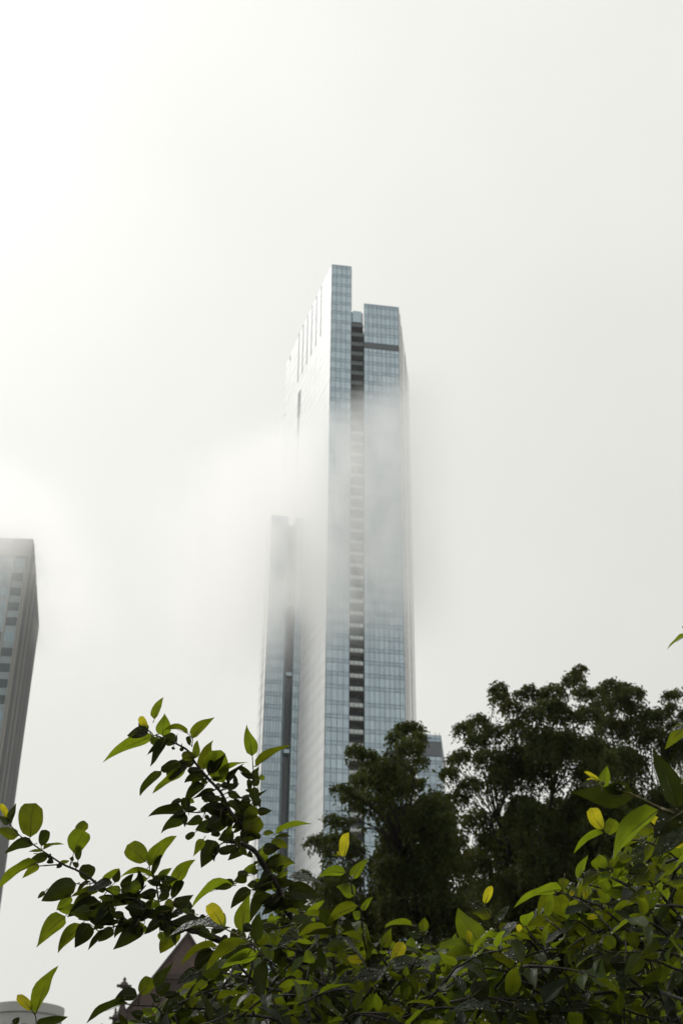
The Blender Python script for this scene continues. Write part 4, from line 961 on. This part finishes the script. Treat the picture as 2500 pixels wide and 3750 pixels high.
def far_tree(label, root, fork, clumps, seed, dens=1.0, dark=1.0):
    rs = np.random.default_rng(seed)
    t = thing('shade_tree', root, label, 'tree', 'trees behind the shrubs')
    wood = MB()
    def limb(a, b_, r0, r1, sag=0.12, n=7):
        a, b_ = np.asarray(a, float), np.asarray(b_, float); L = np.linalg.norm(b_ - a)
        off = rs.normal(0, .06, 3) * L; off[2] = abs(off[2]) + sag * L * .6
        P = [a + (b_ - a) * s + off * math.sin(math.pi * s) + rs.normal(0, .012, 3) * L * (0 < s < 1) for s in np.linspace(0, 1, n)]
        wood.tube(P, [r0 + (r1 - r0) * s for s in np.linspace(0, 1, n)], 7); return P
    tr = MB(); tr.tube([root, root + (fork - root) * .3 + [0.05, 0, 0], root + (fork - root) * .65, fork], [.30, .25, .22, .19], 10)
    tr.build('trunk', M['trunk'], t, True)
    # group clump centres into limbs
    cs = np.array([c[:3] for c in clumps]); n_main = max(4, len(cs) // 14)
    hubs = cs[rs.choice(len(cs), n_main, replace=False)]
    asg = np.argmin(((cs[:, None] - hubs[None]) ** 2).sum(2), 1)
    for k in range(n_main):
        mem = cs[asg == k]
        if len(mem) == 0: continue
        hub = mem.mean(0) + [0, 0, -.5]; hub = fork + (hub - fork) * .8
        P = limb(fork, hub, .065, .03)
        for c in mem: limb(P[-1] if rs.random() < .6 else P[-3], c + [0, 0, -.1], .022, .006, .15, 6)
    wood.build('limbs', M['trunk'], t, True)
    vs = []; 
    for c in clumps:
        r = c[3]; ctr = np.array(c[:3]); ns = int(96 * dens * (r / .38) ** 1.5)
        P = []
        # a dense dome of leaves on top, and strands that hang from its rim and thin out downwards
        m = int(620 * dens * (r / .38) ** 2)
        w3 = rs.normal(0, 1, (m, 3)); w3 /= np.linalg.norm(w3, axis=1)[:, None]; w3[:, 2] = np.abs(w3[:, 2]) * 1.15 - .3
        P = list(ctr + w3 * r * (rs.uniform(.25, 1, (m, 1)) ** .5) * [1, 1, .9] + rs.normal(0, .025, (m, 3)))
        for _ in range(int(115 * dens * (r / .38) ** 1.5)):
            th = rs.uniform(0, 2 * math.pi); rr = r * math.sqrt(rs.uniform(0.15, 1.1))
            p0 = ctr + [rr * math.cos(th), rr * math.sin(th), r * .15]
            ln = (.25 + rs.uniform(0, 1) ** 2.2) * r * 2.2; k = max(4, int(ln / .045))
            drift = np.array([math.cos(th), math.sin(th), 0]) * rs.uniform(-.15, .3)
            for i in range(k):
                q0 = i / k
                if rs.random() > 1.05 - .55 * q0: continue
                P.append(p0 + drift * ln * q0 + np.array([0, 0, -1]) * ln * q0 + rs.normal(0, .028, 3))
        P = np.array(P); vs.append(P)
    P = np.concatenate(vs); n = len(P)
    d = rs.normal(0, 1, (n, 3)); d[:, 2] = d[:, 2] * .6 - 1.1; d /= np.linalg.norm(d, axis=1)[:, None]
    a = np.cross(d, rs.normal(0, 1, (n, 3))); a /= np.linalg.norm(a, axis=1)[:, None]
    L = rs.uniform(.06, .125, (n, 1)); W_ = L * rs.uniform(.17, .28, (n, 1))
    q4 = np.stack([P, P + d * L * .5 + a * W_, P + d * L, P + d * L * .5 - a * W_], 1).reshape(-1, 3)
    me = bpy.data.meshes.new('crown'); me.vertices.add(4 * n); me.vertices.foreach_set('co', q4.astype(np.float32).ravel())
    me.loops.add(4 * n); me.loops.foreach_set('vertex_index', np.arange(4 * n, dtype=np.int32))
    me.polygons.add(n); me.polygons.foreach_set('loop_start', np.arange(0, 4 * n, 4, dtype=np.int32)); me.polygons.foreach_set('loop_total', np.full(n, 4, dtype=np.int32))
    me.materials.append(M['far']); me.update(calc_edges=True); me.validate()
    o = bpy.data.objects.new('crown', me); COL.objects.link(o); o.parent = t; o.matrix_parent_inverse = t.matrix_world.inverted()
    return n
def poly_fill(poly, n, depth, r, rs, below=0.0):
    xs = [p[0] for p in poly]; ys = [p[1] for p in poly]; out = []
    def inside(x, y):
        c = False
        for i in range(len(poly)):
            (x1, y1), (x2, y2) = poly[i - 1], poly[i]
            if (y1 > y) != (y2 > y) and x < (x2 - x1) * (y - y1) / (y2 - y1) + x1: c = not c
        return c
    while len(out) < n:
        x, y = rs.uniform(min(xs), max(xs)), rs.uniform(min(ys), max(ys))
        if inside(x, y):
            out.append((*pt(x, y, rs.uniform(*depth)), rs.uniform(*r)))
    return out
rs = np.random.default_rng(5)
S_ = 1 / .6272
def dome(lst, depth, rs, jd=1.0):
    return [(*pt(x * S_, y * S_, depth + rs.uniform(-jd, jd)), rpx * S_ * depth / FPX) for x, y, rpx in lst]
# middle tree (photo x 700-1030), about 26 m away
c1 = dome([(945, 1672, 26), (925, 1668, 18), (962, 1690, 18), (905, 1688, 18), (940, 1715, 30), (905, 1735, 26), (965, 1745, 16), (815, 1722, 22), (845, 1735, 22), (880, 1755, 26), (930, 1765, 28),
           (870, 1790, 30), (905, 1810, 32), (955, 1800, 24), (830, 1790, 26), (775, 1812, 16), (795, 1808, 14), (810, 1830, 24), (850, 1845, 34), (760, 1880, 18), (785, 1890, 20), (1000, 1850, 28), (955, 1860, 30),
           (1020, 1880, 24), (720, 1930, 18), (745, 1925, 20), (770, 1925, 16), (700, 2008, 16)], 26, rs)
c1 += poly_fill([(1300, 2830), (1400, 2760), (1500, 2780), (1560, 2900), (1660, 3000), (1700, 3400), (1640, 3700), (1150, 3700), (1180, 3250), (1180, 3080), (1280, 3000)], 34, (25.5, 28), (.26, .40), rs)
c1 += poly_fill([(1250, 3050), (1640, 2980), (1700, 3750), (1100, 3750)], 46, (26, 29), (.3, .45), rs)
# big right tree, about 30 m away
c2 = dome([(1060, 1672, 20), (1075, 1665, 18), (1098, 1655, 24), (1145, 1580, 20), (1148, 1600, 22), (1175, 1622, 24), (1195, 1595, 18), (1215, 1580, 16), (1232, 1598, 20), (1250, 1620, 22), (1270, 1590, 30), (1275, 1618, 22),
           (1318, 1560, 26), (1328, 1536, 16), (1338, 1590, 22), (1290, 1640, 34), (1222, 1640, 30), (1185, 1670, 30), (1130, 1680, 28), (1090, 1700, 26), (1040, 1745, 18), (1030, 1775, 22), (1060, 1735, 22), (1120, 1740, 34),
           (1180, 1730, 34), (1240, 1690, 36), (1300, 1700, 36), (1350, 1640, 30), (1150, 1790, 34), (1080, 1800, 28), (1050, 1830, 26), (1220, 1760, 36)], 30, rs)
c2 += poly_fill([(1720, 2860), (1850, 2800), (1950, 2700), (2200, 2680), (2260, 2900), (2200, 3300), (1700, 3350), (1680, 3000)], 24, (29, 32), (.32, .5), rs)
c2 += poly_fill([(1750, 3020), (2300, 2950), (2300, 3750), (1650, 3750)], 66, (29.5, 33), (.4, .58), rs)
c3 = dome([(1375, 1590, 22), (1400, 1575, 24), (1430, 1580, 22), (1455, 1590, 22), (1385, 1620, 28), (1420, 1610, 28), (1455, 1625, 22), (1490, 1645, 28), (1515, 1640, 22), (1535, 1595, 16), (1553, 1592, 14), (1540, 1625, 16),
           (1545, 1665, 16), (1400, 1670, 36), (1450, 1670, 36), (1500, 1690, 36), (1550, 1710, 30), (1580, 1640, 24), (1620, 1650, 40), (1680, 1640, 40), (1370, 1720, 36), (1430, 1740, 40)], 34, rs)
c3 += poly_fill([(2150, 2740), (2400, 2720), (2750, 2700), (2900, 2800), (2900, 3300), (2100, 3300)], 26, (33, 36), (.4, .6), rs)
c3 += poly_fill([(2150, 2920), (2900, 2920), (2900, 3750), (2100, 3750)], 85, (34, 37), (.45, .65), rs)
def gp(x, y, d, z): 
    p = pt(x, y, d); return np.array([p[0], p[1], z])
far_tree('slim dark tree with drooping leaves in front of the glass tower', gp(1500, 3600, 27, 0), gp(1560, 3600, 27, 6.6), c1, 21)
far_tree('broad dark tree with weeping clumps of foliage beside the small glass block', gp(1950, 3600, 31, 0), gp(1960, 3600, 31, 7.2), c2, 22)
far_tree('weeping tree beyond the broad dark tree, behind the large near leaves of the wet shrub', gp(2500, 3600, 35, 0), gp(2480, 3600, 35, 7.6), c3, 23)

# ------------------------------------------------------------------ fog and haze
def fog_material(name, base, top, cx, half, dens, lean, y0):
    """drifting bank of cloud: density fades in above a ragged base, out below a ragged top and towards both ends"""
    q = MN(name); tc = q.n('ShaderNodeTexCoord')
    sep = q.n('ShaderNodeSeparateXYZ', {0: tc.outputs['Object']})
    mp = q.n('ShaderNodeMapping', {'Vector': tc.outputs['Object'], 'Scale': (0.030, 0.016, 0.034), 'Location': (0.4, 0.0, 2.2)})
    no = q.n('ShaderNodeTexNoise', {'Vector': mp.outputs[0], 'Scale': 1.0, 'Detail': 3.0, 'Roughness': 0.55, 'Distortion': 0.5})
    mp2 = q.n('ShaderNodeMapping', {'Vector': tc.outputs['Object'], 'Scale': (0.095, 0.03, 0.085), 'Location': (3.1, 7.7, 1.3)})
    no2 = q.n('ShaderNodeTexNoise', {'Vector': mp2.outputs[0], 'Scale': 1.0, 'Detail': 5.0, 'Roughness': 0.62, 'Distortion': 0.9})
    yy = q.math('MINIMUM', q.math('SUBTRACT', sep.outputs['Y'], y0), 3.0)
    zt = q.math('MULTIPLY_ADD', yy, -0.66, sep.outputs['Z'])          # the bank climbs away from the street
    h = q.math('MULTIPLY_ADD', q.math('SUBTRACT', no.outputs['Fac'], 0.5), 26.0, zt)
    ht = q.math('MULTIPLY_ADD', q.math('SUBTRACT', no2.outputs['Fac'], 0.5), 30.0, h)
    ht = q.math('MULTIPLY_ADD', sep.outputs['X'], -lean, ht)
    h = q.math('MULTIPLY_ADD', q.math('MAXIMUM', q.math('SUBTRACT', -6.0, sep.outputs['X']), 0.0), 0.45 if name == 'tower_fog' else 0.0, h)   # hangs lower over the wing
    up = q.n('ShaderNodeMapRange', {'Value': h, 'From Min': base, 'From Max': base + 25.0}, interpolation_type='SMOOTHSTEP')
    dn = q.n('ShaderNodeMapRange', {'Value': ht, 'From Min': top - 13.0, 'From Max': top, 'To Min': 1.0, 'To Max': 0.0}, interpolation_type='SMOOTHSTEP')
    ax = q.math('ABSOLUTE', q.math('MULTIPLY_ADD', q.math('SUBTRACT', no2.outputs['Fac'], 0.5), 30.0, q.math('SUBTRACT', sep.outputs['X'], cx)))
    mx = q.n('ShaderNodeMapRange', {'Value': ax, 'From Min': half * 0.35, 'From Max': half, 'To Min': 1.0, 'To Max': 0.0}, interpolation_type='SMOOTHSTEP')
    my = q.n('ShaderNodeMapRange', {'Value': sep.outputs['Y'], 'From Min': y0 - 72.0, 'From Max': y0 - 40.0}, interpolation_type='SMOOTHSTEP')
    cl = q.n('ShaderNodeMapRange', {'Value': no2.outputs['Fac'], 'From Min': 0.36, 'From Max': 0.64, 'To Min': 0.12, 'To Max': 1.9}, interpolation_type='SMOOTHSTEP')
    d = q.math('MULTIPLY', q.math('MULTIPLY', up.outputs[0], dn.outputs[0]), q.math('MULTIPLY', mx.outputs[0], my.outputs[0]))
    d = q.math('MULTIPLY', q.math('MULTIPLY', d, cl.outputs[0]), dens)
    v = q.n('ShaderNodeVolumePrincipled', {'Color': rgb(0.99, 0.985, 0.975), 'Density': d, 'Anisotropy': 0.80})
    return q.out(vol=v.outputs[0])
b = MB(); b.prism([(-50, 205), (52, 205), (52, 312), (-50, 312)], 80, 240)
fog = b.build('fog_bank', fog_material('tower_fog', 135.0, 206.0, -7.0, 39.0, 0.022, 0.45, 282.0)); fog['kind'] = 'stuff'; fog['label'] = 'white fog bank drifting across the middle of the glass tower'; fog['category'] = 'fog'
b = MB(); b.prism([(-112, 150), (-51, 150), (-51, 290), (-112, 290)], 60, 190)
fog2 = b.build('fog_bank', fog_material('corner_fog', 110.0, 152.0, -78.0, 40.0, 0.026, 0.0, 227.0)); fog2['kind'] = 'stuff'; fog2['label'] = 'thin fog veiling the top of the concrete high-rise'; fog2['category'] = 'fog'
q = MN('haze'); v = q.n('ShaderNodeVolumePrincipled', {'Color': rgb(0.96, 0.97, 0.98), 'Density': 0.00012, 'Anisotropy': 0.6})
b = MB(); b.prism([(-950, -950), (950, -950), (950, 950), (-950, 950)], -1.0, 262.0)
hz = b.build('haze', q.out(vol=v.outputs[0])); hz['kind'] = 'stuff'; hz['label'] = 'thin pale mist in the air over the whole city'; hz['category'] = 'haze'
